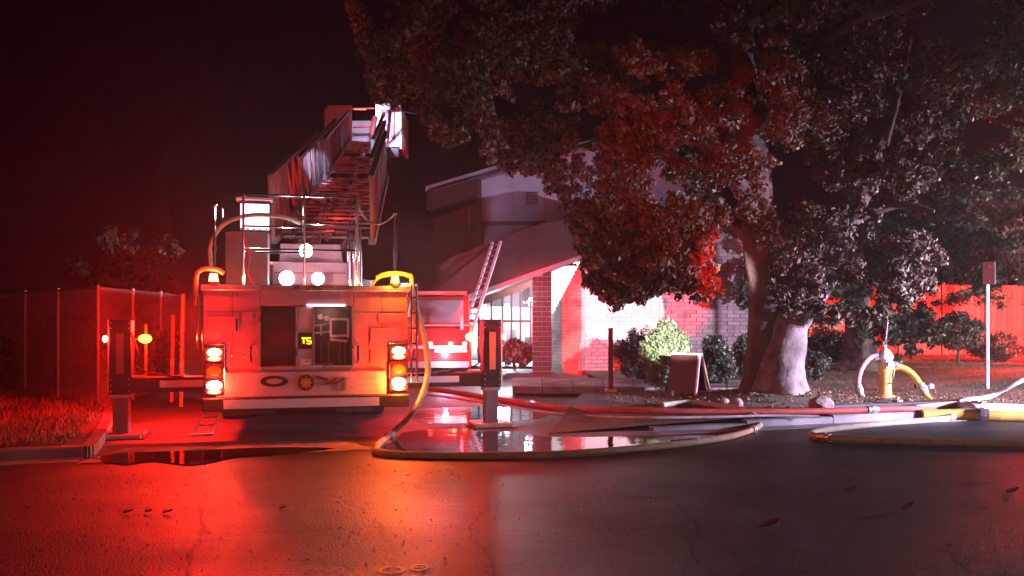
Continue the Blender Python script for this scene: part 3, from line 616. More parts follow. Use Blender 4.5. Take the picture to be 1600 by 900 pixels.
# shop interior: floor, back wall, ceiling with tubes
b = MB(); x0, x1 = P(725, 0, Yf).x, P(836, 0, Yf).x
b.b2((x0, Yf+.12, .08), (x1+1.2, Yf+5, .10)); b.b2((x0-.2, Yf+5, .1), (x1+1.2, Yf+5.1, 3.4)); b.b2((x0-.2, Yf+.12, .1), (x0-.1, Yf+5, 3.4)); b.b2((x1+1.2, Yf+.12, .1), (x1+1.3, Yf+5, 3.4)); b.b2((x0-.2, Yf+.12, 3.4), (x1+1.3, Yf+5, 3.45)); bp(b, 'interior_wall', M['interior'])
for i in range(3): b = MB(); b.b2((x0+.5+i*.75, Yf+.8, 1.97), (x0+.62+i*.75, Yf+3.6, 2.01)); bp(b, 'ceiling_tube', M['l_tube'])
for i in range(3):
    b = MB(); b.b2((x0+.3+i*.8, Yf+3.2, .1), (x0+.8+i*.8, Yf+3.7, .9+.25*(i % 2))); bp(b, 'counter', M['dark'])
l_ = light('shop_ceiling_light', 'POINT', ((x0+x1)/2, Yf+2.2, 1.7), 1300, (.84, .9, 1), .3)
# brick pillar (bricks are parts) in front
def brickwall(poly_px, Y, dep, bw, bh, m, core, name='brick', lim=300, off=0.0):
    """courses of bricks that fill a screen-shaped region of the wall at distance Y"""
    pl = [xz(a, c, Y) for a, c in poly_px]; zmin = min(p[1] for p in pl); zmax = max(p[1] for p in pl)
    def span(z):
        xs_ = []
        for (xa, za), (xb, zb) in zip(pl, pl[1:]+pl[:1]):
            if (za-z)*(zb-z) < 0: xs_.append(xa+(xb-xa)*(z-za)/(zb-za))
        return (min(xs_), max(xs_)) if len(xs_) >= 2 else None
    out = []; r = 0; z = zmin
    while z+bh <= zmax+.02:
        sp = span(min(z+bh/2, zmax-.001))
        if sp:
            x = sp[0]-(0 if r % 2 == 0 else bw/2); 
            while x < sp[1]-.02:
                a = max(x, sp[0]); c = min(x+bw, sp[1])
                if c-a > .05: out.append((a, c, z))
                x += bw
        z += bh; r += 1
    cb = MB(); cb.prism(pl, Y+.02, Y+dep); wl = bp(cb, core[0], core[1])
    meshes = {}; rest = MB(); random.shuffle(out); cnt = 0
    out.sort(key=lambda t: -(t[1]-t[0])) if False else None
    for (a, c, z) in out:
        wv = round(c-a, 2); j = .008
        if cnt < lim:
            if wv not in meshes:
                q = MB(); q.b2((-wv/2+j, 0, j), (wv/2-j, .06, bh-j)); meshes[wv] = q.mesh(name, m, bevel=.006)
            o = link(name, meshes[wv], wl); o.location = Vector(((a+c)/2, Y-.012+random.uniform(-.006, .006), z))-Vector(BX.location); cnt += 1
        else: rest.b2((a+j, Y-.01+random.uniform(-.006, .006), z+j), (c-j, Y+.05, z+bh-j))
    if rest.v: tag(rest.build(name, M['brick_i'] if m is M['brick'] else m, wl, world=True), kind='stuff')
    return wl
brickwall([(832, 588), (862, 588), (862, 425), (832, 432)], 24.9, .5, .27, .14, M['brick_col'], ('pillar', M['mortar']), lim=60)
# wing wall facing the camera
brickwall([(902, 592), (1030, 592), (1030, 372), (915, 402)], 24.3, .3, .34, .105, M['brick'], ('wing_wall', M['mortar']), lim=290)
b = MB(); b.prism([xz(1030, 592, 24.3), xz(1200, 592, 24.3), xz(1200, 330, 24.3), xz(1030, 372, 24.3)], 24.32, 24.6); wl = bp(b, 'wing_wall', M['mortar'])
q = MB(); z = .0; r = 0; X0 = P(1030, 0, 24.3).x; X1 = P(1200, 0, 24.3).x
while z < 3.7:
    x = X0-(.17 if r % 2 else 0)
    while x < X1:
        a = max(x, X0); c = min(x+.34, X1)
        if c-a > .05: q.b2((a+.008, 24.29+random.uniform(-.006, .006), z+.008), (c-.008, 24.36, z+.105-.008))
        x += .34
    z += .105; r += 1
tag(q.build('brick', M['brick_i'], wl, world=True), kind='stuff')
# stepped fin wall added for a shadow wedge, its face turned from the white lamps
na = Vector((P(909, 0, 24.25).x, 24.25, 0)); fa = Vector((P(863, 0, 26.2).x, 26.2, 0)); dr = (fa-na); Ln = dr.length; dr.normalize(); nrm = Vector((-dr.y, dr.x, 0)); nrm = nrm if nrm.x < 0 else -nrm
rw = MB(); nst = 17; zt0 = P(0, 404, 24.3).z; zt1 = P(0, 492, 26).z
stepw = Ln/nst
for i in range(nst):
    zt = zt0+(zt1-zt0)*(i+.5)/nst; s0 = i*stepw
    c = na+dr*(s0+stepw/2); rw.box(c+Vector((0, 0, zt/2))-nrm*.12, (stepw, .24, zt), Matrix(((dr.x, nrm.x, 0), (dr.y, nrm.y, 0), (0, 0, 1))))
ret = bp(rw, 'shade_fin', M['mortar'])
me = {}; z = 0; r = 0; mrot = math.atan2(dr.y, dr.x); cnt = 0
while z < zt0:
    x = -(.15 if r % 2 else 0)
    while x < Ln:
        a = max(x, 0.0); c = min(x+.30, Ln); lim = zt0+(zt1-zt0)*c/Ln
        if z+.1 < lim+.05 and c-a > .06:
            wv = round(c-a, 2)
            if wv not in me: q = MB(); q.b2((-wv/2+.007, -.03, .007), (wv/2-.007, .03, .093)); me[wv] = q.mesh('brick', M['brick'], bevel=.006)
            o = link('brick', me[wv], ret); pos = na+dr*((a+c)/2)+nrm*(-.015+random.uniform(-.004, .004)); pos.z = z
            o.location = pos-Vector(BX.location); o.rotation_euler = (0, 0, mrot); cnt += 1
        x += .30
    z += .1; r += 1
# end wall beyond the fin, and an eaves lamp added to brighten it
brickwall([(858, 590), (930, 590), (930, 385), (858, 425)], 26.6, .2, .34, .105, M['brick'], ('end_wall', M['mortar']), lim=240)
b = MB(); pz = P(893, 414, 25.2); b.box(pz, (.30, .18, .08)); el = bp(b, 'eave_fill', M['dark'])
b = MB(); b.box(pz-Vector((0, 0, .046)), (.24, .12, .015)); el2 = bp(b, 'eave_fill_lens', M['l_tube'])
light('eave_fill_light', 'SPOT', pz-Vector((0, 0, .12)), 1500, (.93, .88, 1), .06, target=pz+Vector((0.0, 1.6, -.9)), angle=120, blend=.6)
b = MB(); ps = P(829, 468, 24.75); b.box(ps, (.07, .1, .1)); pl_ = bp(b, 'pillar_lamp', M['l_white'])
light('pillar_lamp_light', 'POINT', ps+Vector((-.12, -.12, 0)), 14, WHITE, .03)
# lower roof: shingled fascia slab over the shop, overhanging towards the street
Yr = 24.4
def rl(px): return 482-.35*(px-680)
roof = [xz(680, 482, Yr), xz(930, rl(930), Yr), xz(1010, rl(1010), Yr), xz(1010, 318, Yr), xz(842, 351, Yr), xz(770, 378, Yr), xz(700, 404, Yr), xz(672, 455, Yr)]
b = MB(); b.prism(roof, Yr, 33); rf = bp(b, 'roof', M['roof'])
b = MB(); b.prism([xz(684, 484, Yr-.02), xz(928, rl(928)+3, Yr-.02), xz(928, rl(928)-4, Yr-.02), xz(684, 477, Yr-.02)], Yr-.06, Yr-.002); bp(b, 'fascia_board', M['soffit'], rf)
b = MB(); sl_ = .35
b.prism([xz(690, 483, Yr), xz(900, rl(900)+3, Yr), xz(900, rl(900)+1, Yr), xz(690, 481, Yr)], Yr+.05, 27); bp(b, 'soffit', M['soffit'], rf)
q = MB(); 
sh = MB(); sh.b2((-.14, -.02, 0), (.14, .0, .20)); shm = sh.mesh('shingle', M['roof'], bevel=.005)
cnt = 0
for r in range(6):
    for i in range(40):
        px = 690+i*8.0+(4 if r % 2 else 0); py = rl(px)-8-r*11
        top = np.interp(px, [672, 700, 770, 842, 1010], [455, 404, 378, 351, 318])
        if py-10 < top or px > 1005: continue
        p = P(px, py, Yr); o = link('shingle', shm, rf); o.location = Vector((p.x, Yr-.012-.004*random.random(), p.z))-Vector(BX.location)
        o.rotation_euler = (0, -math.atan(.35), 0); cnt += 1
# upper storey
b = MB(); b.prism([xz(750, 480, 28.6), xz(1080, 480, 28.6), xz(1080, 190, 28.6), xz(775, 262, 28.6), xz(750, 272, 28.6)], 28.6, 34); bp(b, 'upper_wall', M['stucco'])
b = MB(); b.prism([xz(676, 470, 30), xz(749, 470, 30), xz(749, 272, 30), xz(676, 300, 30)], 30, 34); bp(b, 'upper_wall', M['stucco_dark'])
b = MB(); b.prism([xz(744, 480, 28.4), xz(752, 480, 28.4), xz(752, 270, 28.4), xz(744, 272, 28.4)], 28.4, 28.59); bp(b, 'corner_trim', M['frame_dark'])
b = MB(); b.prism([xz(666, 327, 27.6), xz(748, 300, 27.6), xz(748, 272, 27.6), xz(669, 295, 27.6)], 27.6, 30); bp(b, 'upper_fascia', M['roof'])
b = MB(); b.prism([xz(664, 298, 27.4), xz(770, 267, 27.4), xz(1080, 186, 27.4), xz(1080, 176, 27.4), xz(770, 260, 27.4), xz(666, 291, 27.4)], 27.4, 34.5); bp(b, 'upper_roof', M['soffit'])
for (a, c, d, e) in ():
    b = MB(); b.prism([xz(a, c, 28.6), xz(d, c, 28.6), xz(d, e, 28.6), xz(a, e, 28.6)], 28.54, 28.59); wf = bp(b, 'window', M['frame_dark'])
    b = MB(); b.prism([xz(a+2, c-2, 28.5), xz(d-2, c-2, 28.5), xz(d-2, e+2, 28.5), xz(a+2, e+2, 28.5)], 28.52, 28.535); bp(b, 'pane', M['glass'], wf)
for px in (800, 850, 900, 950): b = MB(); b.prism([xz(px, 470, 28.6), xz(px+1, 470, 28.6), xz(px+1, 262-(px-770)*.2, 28.6), xz(px, 262-(px-770)*.2, 28.6)], 28.585, 28.605); bp(b, 'wall_joint', M['mortar'])
b = MB(); b.prism([xz(752, 352, 28.6), xz(1000, 352, 28.6), xz(1000, 346, 28.6), xz(752, 346, 28.6)], 28.55, 28.605); bp(b, 'wall_band', M['stucco_dark'])
b = MB(); b.b2((P(822, 0, 28.6).x, 28.55, P(0, 320, 28.6).z), (P(840, 0, 28.6).x, 28.605, P(0, 300, 28.6).z)); vt = bp(b, 'shade_patch', M['frame_dark'])  # dark slatted patch added in place of leaf shadow on the wall
for i in range(5): b = MB(); z_ = P(0, 318, 28.6).z+i*.07; b.b2((P(823, 0, 28.6).x, 28.52, z_), (P(839, 0, 28.6).x, 28.55, z_+.03)); bp(b, 'shade_patch_slat', M['soffit'], vt)
b = MB(); b.cyl(P(678, 297, 27.3), P(1000, 202, 27.3), .05, 8); bp(b, 'gutter', M['frame_dark'])
for i in range(30):
    a = 672+i*2.6
    b = MB(); b.prism([xz(a, 326-(a-666)*.32, 27.6), xz(a+2.2, 326-(a+2.2-666)*.32, 27.6), xz(a+2.2, 297-(a+2.2-666)*.29, 27.6), xz(a, 297-(a-666)*.29, 27.6)], 27.56, 27.6); bp(b, 'fascia_plank', M['roof'])
b = MB(); b.prism([xz(731, 358, 29.9), xz(736, 358, 29.9), xz(736, 324, 29.9), xz(731, 324, 29.9)], 29.9, 29.99); bp(b, 'downpipe', M['soffit'])

# ------------------------------------------------------------------ fences
def boards(p0, p1, h, n, label):
    root = thing('board_fence', label, 'fence', p0); d = (p1-p0); L = d.length/n; rz = math.atan2(d.y, d.x)
    m = MB(); m.b2((.006, -.012, 0), (L-.006, .012, h)); mm = m.mesh('board', M['fence'], bevel=.004)
    for i in range(n):
        o = link('board', mm, root); o.location = d*(i/n)+Vector((0, 0, random.uniform(-.03, .03))); o.rotation_euler = (0, 0, rz)
    r = MB()
    for z in (.4, h-.35): r.bar(Vector((0, .05, z)), d+Vector((0, .05, z)), .05, .09)
    r.build('rail', M['fence'], root)
    for i in range(0, n+1, 8):
        q = MB(); c = d*(i/n)+Vector((0, -.04, 0)); q.b2(c+Vector((-.06, -.06, -.1)), c+Vector((.06, .02, h+.08))); q.build('post', M['fence'], root)
    return root
boards(Vector((7.6, 33.0, .1)), Vector((27, 36.5, .1)), 2.75, 84, 'tall board fence behind the lawn glowing red')
def chainlink(p0, p1, h, label, loc_extra=''):
    root = thing('chain_link_fence', label, 'fence', p0, group='chain link fencing left of the truck'); d = p1-p0; L = d.length; dn = d.normalized(); up = Vector((0, 0, 1))
    wire = MB(); st = .09; t = -h
    while t < L:
        for s in (1, -1):
            a0 = max(t, 0); a1 = min(t+h, L)
            if a1 <= a0: continue
            z0, z1 = (a0-t), (a1-t)
            if s < 0: z0, z1 = h-z0, h-z1
            wire.tube([dn*a0+up*z0, dn*a1+up*z1], .0045, 3, False)
        t += st
    wire.build('wire_mesh', M['steel'], root)
    r = MB(); r.cyl(up*h, d+up*h, .025, 10); r.build('top_rail', M['steel'], root)
    k = int(L//2.4)+1
    for i in range(k+1):
        q = MB(); c = d*(i/k); q.cyl(c-up*.05, c+up*(h+.05), .032, 10); q.build('post', M['steel'], root)
Fc = Vector((-6.77, 14.5, .12))
chainlink(Fc, Vector((-12.6, 20.8, .12)), 1.95, 'chain link fence running away from its corner post to the left edge of the photo')
chainlink(Fc, Vector((-7.6, 21.8, .12)), 1.95, 'chain link fence running from its corner post back towards the truck')
for px, z1, lab, hh in ((283, 1.95, 'thin yellow stake nearest the truck, standing behind the left outrigger', 490), (268, 1.6, 'thin orange stake between the marker lamp and the yellow stake', 500)):
    q = MB(); p = P(px, 560, 14.8 if px == 283 else 15.6); q.cyl((p.x, p.y, .1), (p.x+.03, p.y, z1), .028, 10); q.ball((p.x+.03, p.y, z1), .034, 8, 6)
    st = thing('marker_stake', lab, 'stake', (p.x, p.y, 0)); q.build('shaft', M['yellow'] if px == 283 else M['orange_strip'], st, world=True)
    q = MB(); q.cyl((p.x+.01, p.y, .75), (p.x+.012, p.y, .85), .034, 10); q.build('band', M['white'], st, world=True)

# ------------------------------------------------------------------ foliage
def leaf_mesh(name, m, cen, rad, nper, size, droop=.3, shell=.55, aspect=.5):
    cen = np.array(cen, float); rad = np.array(rad, float)
    if rad.ndim == 1: rad = np.repeat(rad[:, None], 3, 1)
    vol = rad.prod(1)**(2/3); n_each = np.maximum(3, (nper*vol/vol.mean())).astype(int)
    idx = np.repeat(np.arange(len(cen)), n_each); n = len(idx)
    d = rng.normal(size=(n, 3)); d /= np.linalg.norm(d, axis=1)[:, None]
    rr = (shell+(1-shell)*rng.random(n)**.6)*(1+.18*rng.normal(size=n))
    c = cen[idx]+d*rr[:, None]*rad[idx]
    nn = d+rng.normal(size=(n, 3))*.75; nn /= np.linalg.norm(nn, axis=1)[:, None]
    a = np.cross(nn, rng.normal(size=(n, 3))); a[:, 2] -= droop; a -= nn*(a*nn).sum(1)[:, None]; a /= np.linalg.norm(a, axis=1)[:, None]
    b_ = np.cross(nn, a); s = size*(.6+.8*rng.random(n))[:, None]
    v = np.stack([c-a*s, c+b_*s*aspect+nn*s*.15, c+a*s, c-b_*s*aspect+nn*s*.15], 1).reshape(-1, 3)
    me = bpy.data.meshes.new(name); me.vertices.add(len(v)); me.vertices.foreach_set('co', v.ravel().astype(np.float32))
    me.loops.add(4*n); me.loops.foreach_set('vertex_index', np.arange(4*n, dtype=np.int32))
    me.polygons.add(n); me.polygons.foreach_set('loop_start', np.arange(0, 4*n, 4, dtype=np.int32)); me.polygons.foreach_set('loop_total', np.full(n, 4, np.int32))
    me.update(); me.validate(); me.materials.append(m)
    return me
def sub(cen, rad, k):
    # every bough tip carries several puffs of leaves, with gaps between them
    c2, r2 = [], []
    for c, r in zip(cen, rad):
        r = np.array(r, float); f = random.uniform(.30, .46)
        for i in range(k):
            d = rng.normal(size=3); d /= np.linalg.norm(d); c2.append(np.array(c, float)+d*r*random.uniform(.5, .95)); r2.append(r*f*random.uniform(.6, 1.25))
    return c2, r2
def inside(pt, poly):
    x, y = pt; r = False; n = len(poly)
    for i in range(n):
        x0, y0 = poly[i]; x1, y1 = poly[(i+1) % n]
        if (y0 > y) != (y1 > y) and x < (x1-x0)*(y-y0)/(y1-y0)+x0: r = not r
    return r
def bark(mb, pts, rs, n=22, amp=.10, k=7, lobes=0):
    pts = spline(pts, k); m_ = len(pts); rr = np.interp(np.linspace(0, 1, m_), np.linspace(0, 1, len(rs)), rs)
    s0 = len(mb.v); mb.tube(pts, list(rr), n)
    for i in range(m_):
        for j in range(n):
            v = Vector(mb.v[s0+i*n+j]); c = Vector(pts[i]); d = v-c; an = 2*math.pi*j/n
            f = 1+amp*1.3*noise.noise((v.x*6, v.y*6, v.z*.9))+amp*.7*math.sin(an*5+v.z*1.5)*.6+amp*.5*noise.noise(v*9)
            if lobes: f *= 1+lobes*math.exp(-max(0, v.z-.1)*3.2)*(.55+.45*math.sin(an*4+1))
            mb.v[s0+i*n+j] = tuple(c+d*f)
    return mb
# main tree
TR = thing('tree', 'huge twin trunked tree spreading over the lawn beside the kerb', 'tree', (4.75, 15.9, .1))
b = MB(); bark(b, [P(1196, 640, 16), P(1190, 590, 16), P(1192, 540, 16), P(1196, 470, 16), P(1186, 380, 16), P(1178, 260, 16.2), P(1165, 120, 16.6), P(1150, -60, 17)], [.40, .30, .27, .28, .29, .30, .25, .16], 26, .10, 8, .75)
tk = b.build('trunk', M['bark_dark'], TR, world=True, smooth=True)  # shade on the left stem is put into its darker bark colour
b = MB(); bark(b, [P(1222, 642, 15.7), P(1221, 590, 15.7), P(1229, 540, 15.8), P(1242, 490, 15.9), P(1285, 435, 16.1), P(1312, 385, 16.3)], [.46, .36, .34, .33, .24, .15], 26, .10, 8, .7)
b.build('trunk', M['bark'], TR, world=True, smooth=True)
b = MB()
for pts, rs in (([P(1186, 330, 16), P(1120, 250, 15.5), P(1010, 170, 15), P(860, 110, 14.4), P(700, 60, 14)], [.2, .15, .12, .08, .04]),
                ([P(1184, 380, 16), P(1130, 340, 16.5), P(1060, 330, 17.5), P(960, 350, 18.5)], [.15, .11, .08, .03]),
                ([P(1175, 220, 16.2), P(1230, 120, 16), P(1330, 40, 15.4), P(1450, 0, 15)], [.18, .14, .1, .05]),
                ([P(1300, 410, 16.2), P(1335, 340, 16.4), P(1380, 220, 16.8), P(1420, 60, 17.2)], [.16, .14, .12, .08]),
                ([P(1335, 340, 16.4), P(1400, 320, 16), P(1460, 330, 15.6)], [.12, .08, .03]),
                ([P(1290, 430, 16.1), P(1340, 420, 15.6), P(1390, 430, 15.2)], [.1, .07, .03])):
    bark(b, pts, rs, 12, .1, 6)
b.build('limb', M['bark_dark'], TR, world=True, smooth=True)  # limbs share the dark bark so that they look unlit
poly = [(548, -40), (556, 30), (578, 70), (585, 130), (600, 158), (625, 150), (650, 120), (668, 150), (675, 195), (700, 225), (722, 205), (745, 150), (762, 195), (768, 250), (790, 262), (850, 270), (880, 300), (905, 340), (925, 395), (922, 420), (955, 462), (1000, 458), (1045, 440), (1080, 415), (1095, 360), (1160, 330), (1200, 345), (1215, 430), (1235, 490), (1290, 492), (1330, 505), (1350, 500), (1400, 480), (1460, 440), (1482, 400), (1500, 440), (1560, 470), (1640, 480), (1900, 470), (1900, -250), (548, -250)]
holes = [[(1160, 100), (1220, 100), (1222, 490), (1170, 490)], [(1175, 210), (1330, 200), (1335, 300), (1290, 335), (1190, 330)], [(640, 90), (672, 100), (660, 130), (640, 125)], [(1500, -20), (1560, -10), (1555, 60), (1510, 50)]]
cen = []; rad = []; random.seed(11); tries = 0
while len(cen) < 1300 and tries < 60000:
    tries += 1; px = random.uniform(545, 1850); py = random.uniform(-240, 505)
    if not inside((px, py), poly) or any(inside((px, py), h) for h in holes): continue
    edge = min(abs(px-a)+abs(py-c) for a, c in poly)
    if noise.noise((px*.013, py*.013, 2.2)) < -.06 and not (900 < px < 1110 and py > 330): continue
    lo, hi = (13.0, 16.5) if px < 780 else ((14, 21) if py < 330 else (14.5, 17))
    if 900 < px < 1110 and py > 330: lo, hi = 12.8, 14.2
    if px > 1475 and py > 300: lo, hi = 20.5, 24
    y = random.uniform(lo, hi); r = random.uniform(.20, .50)*(.7 if edge < 45 else 1)
    if px < 780: r *= .7
    cen.append(P(px, py, y)); rad.append((r*1.1, r*1.1, r*.8))
for i in range(46):
    t = random.random(); q = P(1120-380*t, 240-160*t, 15.4-1.2*t)+Vector((random.gauss(0, .3), random.uniform(-.9, -.1), random.gauss(0, .3))); r = random.uniform(.16, .34); cen.append(q); rad.append((r, r, r*.8))
for i in range(60): cen.append(P(random.uniform(915, 1120), random.uniform(350, 462), random.uniform(12.8, 14.2))); r = random.uniform(.10, .2); rad.append((r, r, r))
for i in range(26): cen.append((random.uniform(5.1, 6.3), random.uniform(15.2, 16.4), random.uniform(2.0, 5.2))); r = random.uniform(.25, .4); rad.append((r, r, r))  # extra clumps added to keep light off the left stem
# drape of smaller sprays along the silhouette
for (a, c), (d, e) in zip(poly[:34], poly[1:34]):
    k = int(math.hypot(d-a, e-c)/9)+1
    for i in range(k):
        t = i/k; px = a+(d-a)*t+random.gauss(0, 4); py = c+(e-c)*t+random.gauss(0, 4)-6
        y = 13.6 if px < 780 else (13.4 if 860 < px < 1110 else (21.5 if px > 1475 else 15.4))
        cen.append(P(px, py, y+random.uniform(-.5, .5))); r = random.uniform(.09, .22); rad.append((r, r, r*1.1))
me = leaf_mesh('crown', M['leaf'], *sub(cen, rad, 7), 62, .043, .5, .1)
link('crown', me, TR).location = -Vector(TR.location)
# second tree
T2 = thing('tree', 'shaggy barked tree with a pale trunk standing behind the hydrant', 'tree', (9.6, 24.5, .1))
b = MB(); bark(b, [P(1348, 582, 24.5), P(1346, 540, 24.5), P(1343, 500, 24.5), P(1338, 440, 24.6), P(1330, 330, 24.8)], [.5, .40, .35, .3, .2], 22, .14, 8, .3); b.build('trunk', M['bark'], T2, world=True, smooth=True)
cen = []; rad = []
for i in range(170):
    px = random.uniform(1180, 1560); py = random.uniform(250, 500 if px < 1380 else 435)
    if px < 1340 and py < 345: continue
    cen.append(P(px, py, random.uniform(22.5, 27))); r = random.uniform(.3, .65); rad.append((r, r, r*.8))
for i in range(60):
    px = random.gauss(1420, 28); py = random.gauss(512, 14); cen.append(P(px, py, random.uniform(22, 23))); r = random.uniform(.15, .32); rad.append((r, r, r))
link('crown', leaf_mesh('crown', M['leaf2'], *sub(cen, rad, 6), 34, .075, .5, .2), T2).location = -Vector(T2.location)
# third, far right
T3 = thing('tree', 'fine leaved tree reaching in from the right edge behind the sign post', 'tree', (17.5, 27, .1))
b = MB(); bark(b, [Vector((17.5, 27, 0)), Vector((17.4, 27, 2)), Vector((17, 26.8, 4.5)), Vector((16.4, 26, 7))], [.34, .28, .22, .1], 16); b.build('trunk', M['bark_dark'], T3, world=True, smooth=True)
cen = []; rad = []
for i in range(150):
    px = random.uniform(1470, 1900); py = random.uniform(180, 480)-max(0, (1510-px))*.7
    cen.append(P(px, py, random.uniform(24, 28))); r = random.uniform(.3, .7); rad.append((r, r, r*.7))
link('crown', leaf_mesh('crown', M['leaf2'], *sub(cen, rad, 6), 40, .065, .6, .2, .35), T3).location = -Vector(T3.location)
# left tree behind the fence
T4 = thing('tree', 'thin ragged tree behind the chain link fence left of the truck', 'tree', (-9.2, 22, .1))
b = MB(); bark(b, [P(222, 590, 22), P(218, 520, 22), P(214, 450, 22), P(205, 390, 22)], [.14, .1, .07, .04], 10); bark(b, [P(218, 500, 22), P(240, 440, 22), P(252, 400, 22)], [.07, .05, .03], 8); b.build('trunk', M['bark_dark'], T4, world=True, smooth=True)
cen = []; rad = []
for (cx, cy, sx, sy, k) in ((172, 372, 9, 9, 8), (200, 395, 20, 14, 18), (232, 400, 20, 12, 24), (255, 392, 10, 12, 12), (140, 425, 12, 8, 8), (215, 440, 34, 22, 34), (250, 455, 16, 14, 12), (175, 440, 20, 16, 14)):
    for i in range(k): cen.append(P(random.gauss(cx, sx*.6), random.gauss(cy, sy*.6), random.uniform(21, 23))); r = random.uniform(.10, .26); rad.append((r, r, r))
link('crown', leaf_mesh('crown', M['leaf2'], cen, rad, 110, .07, .3, .3), T4).location = -Vector(T4.location)

def shrub(label, px, py, y, rx, rz, m, n, size, stem=None, cat='bush', name='bush'):
    c = P(px, py, y)
    if not stem: top = c.z+rz; c.z = (top+.12)/2; rz = (top-.05)/2
    root = thing(name, label, cat, (c.x, c.y, .12)); s = Vector((c.x, c.y, .12))
    cen = []; rad = []
    for i in range(34):
        d = Vector((random.gauss(0, 1), random.gauss(0, 1), random.gauss(0, 1))).normalized()*random.uniform(.4, .85)
        cen.append((c.x+d.x*rx, c.y+d.y*rx, max(.2, c.z+d.z*rz))); r = random.uniform(.18, .42); rad.append((rx*r, rx*r, rz*r))
    cen.append(tuple(c)); rad.append((rx*.6, rx*.6, rz*.6))
    link('foliage', leaf_mesh('foliage', m, cen, rad, n, size, .25, .5), root).location = -s
    b = MB()
    for i in range(5 if not stem else 1):
        a = random.uniform(0, 6.28); b.tube([s+Vector((.04*math.cos(a), .04*math.sin(a), -.05)), Vector((c.x+rx*.4*math.cos(a)*(0 if stem else 1), c.y+rx*.4*math.sin(a)*(0 if stem else 1), c.z))], stem or .02, 8)
    b.build('stem', M['bark_dark'], root, world=True)
    return root
shrub('bright leafy round bush just behind the A-frame board', 1041, 541, 17.4, .54, .46, M['bush'], 230, .045)
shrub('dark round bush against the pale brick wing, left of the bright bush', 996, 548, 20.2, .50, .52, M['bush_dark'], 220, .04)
shrub('grey green bush right of the bright bush', 1117, 560, 19, .46, .52, M['leaf2'], 210, .04)
shrub('small bush beside the dark trunk of the big tree', 1166, 545, 21.5, .36, .45, M['leaf2'], 170, .04)
shrub('low bush between the two big tree trunks', 1272, 572, 20.5, .30, .34, M['leaf2'], 140, .035)
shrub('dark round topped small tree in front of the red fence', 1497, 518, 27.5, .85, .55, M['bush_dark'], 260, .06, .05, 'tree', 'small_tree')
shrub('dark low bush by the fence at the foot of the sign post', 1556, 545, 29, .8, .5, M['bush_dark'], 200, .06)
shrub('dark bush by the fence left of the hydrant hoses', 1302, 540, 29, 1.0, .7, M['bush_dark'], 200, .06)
shrub('ragged shrub behind the chain link fence at the far left', 60, 560, 19, .8, .8, M['leaf2'], 170, .06)
shrub('taller ragged shrub behind the fence left of the corner post', 115, 545, 17.4, .55, .75, M['leaf2'], 190, .05)
shrub('shrub behind the fence right of the corner post', 236, 545, 18, .5, .7, M['leaf2'], 160, .05)
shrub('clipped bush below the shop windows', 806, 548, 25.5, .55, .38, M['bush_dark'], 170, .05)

# grass and weeds (nobody could count the blades)
def blades(name, m, fn, n, h0, h1, wd, label):
    pts = [];
    while len(pts) < n:
        p = fn()
        if p: pts.append(p)
    c = np.array(pts); n = len(c); h = h0+(h1-h0)*rng.random(n)**2; a = rng.random(n)*6.283; t = rng.normal(size=(n, 2))*.45*h[:, None]
    dx = np.cos(a)*wd; dy = np.sin(a)*wd; z = np.zeros(n)
    v = np.stack([c-np.stack([dx, dy, z], 1), c+np.stack([dx, dy, z], 1), c+np.stack([t[:, 0], t[:, 1], h], 1)], 1).reshape(-1, 3)
    me = bpy.data.meshes.new(name); me.vertices.add(3*n); me.vertices.foreach_set('co', v.ravel().astype(np.float32)); me.loops.add(3*n); me.loops.foreach_set('vertex_index', np.arange(3*n, dtype=np.int32))
    me.polygons.add(n); me.polygons.foreach_set('loop_start', np.arange(0, 3*n, 3, dtype=np.int32)); me.polygons.foreach_set('loop_total', np.full(n, 3, np.int32)); me.update(); me.materials.append(m)
    return tag(link(name, me), label, 'grass', kind='stuff')
def left_pt():
    u = -abs(random.gauss(0, 6))+.15; v = random.uniform(.25, 12)**1.0
    if noise.noise((u*1.3, v*1.3, 1)) < -.25 and random.random() < .8: return None
    p = W(u, v); return (p.x, p.y, gz(p.x, p.y)-.01)
blades('weeds', M['drygrass'], left_pt, 42000, .03, .19, .008, 'dry weeds covering the ground before the chain link fence')
def right_pt():
    u = random.uniform(6.5, 34); v = random.uniform(.4, 20)
    p = W(u, v)
    if p.x < 2.6+max(0, 14-p.y)*.1 or noise.noise((u*.9, v*.9, 5)) < -.12: return None
    if math.hypot(p.x-4.75, p.y-15.9) < 1.2: return None
    return (p.x, p.y, gz(p.x, p.y)-.01)
blades('grass', M['grass'], right_pt, 60000, .02, .09, .006, 'short patchy grass on the lawn round the big tree')

# ------------------------------------------------------------------ hoses
def hose(pts, r, m, label, k=8, flat=1.0):
    pl = spline(pts, k); b = MB(); b.tube(pl, [r*(1+.10*noise.noise(Vector(p)*2.3)) for p in pl], 12)
    o = b.build('fire_hose', m, smooth=True)
    if r > .03:
        for f in ((.30, .72) if len(pl) > 60 else (.55,)):
            i = int(f*len(pl)); q = MB(); d = (pl[i+1]-pl[i]).normalized(); q.cyl(pl[i]-d*.09, pl[i]+d*.09, r*1.28, 14); q.cyl(pl[i]-d*.03, pl[i]+d*.03, r*1.5, 8)
            q.build('coupling', M['steel'], o)
    return tag(o, label, 'hose', 'fire hoses')
def gp(l, z=.0): return [G(a, c, z+.0) for a, c in l]
def onverge(l, r):      # hose on the verge or the road: height by where it lies
    out = []
    for a, c in l:
        p = G(a, c, .1)
        on = kerbv(p) > 0 and p.x > .8
        p = G(a, c, .15 if on else .03); z = (gz(p.x, p.y) if on else .0)+r
        out.append(Vector((p.x, p.y, z)))
    return out
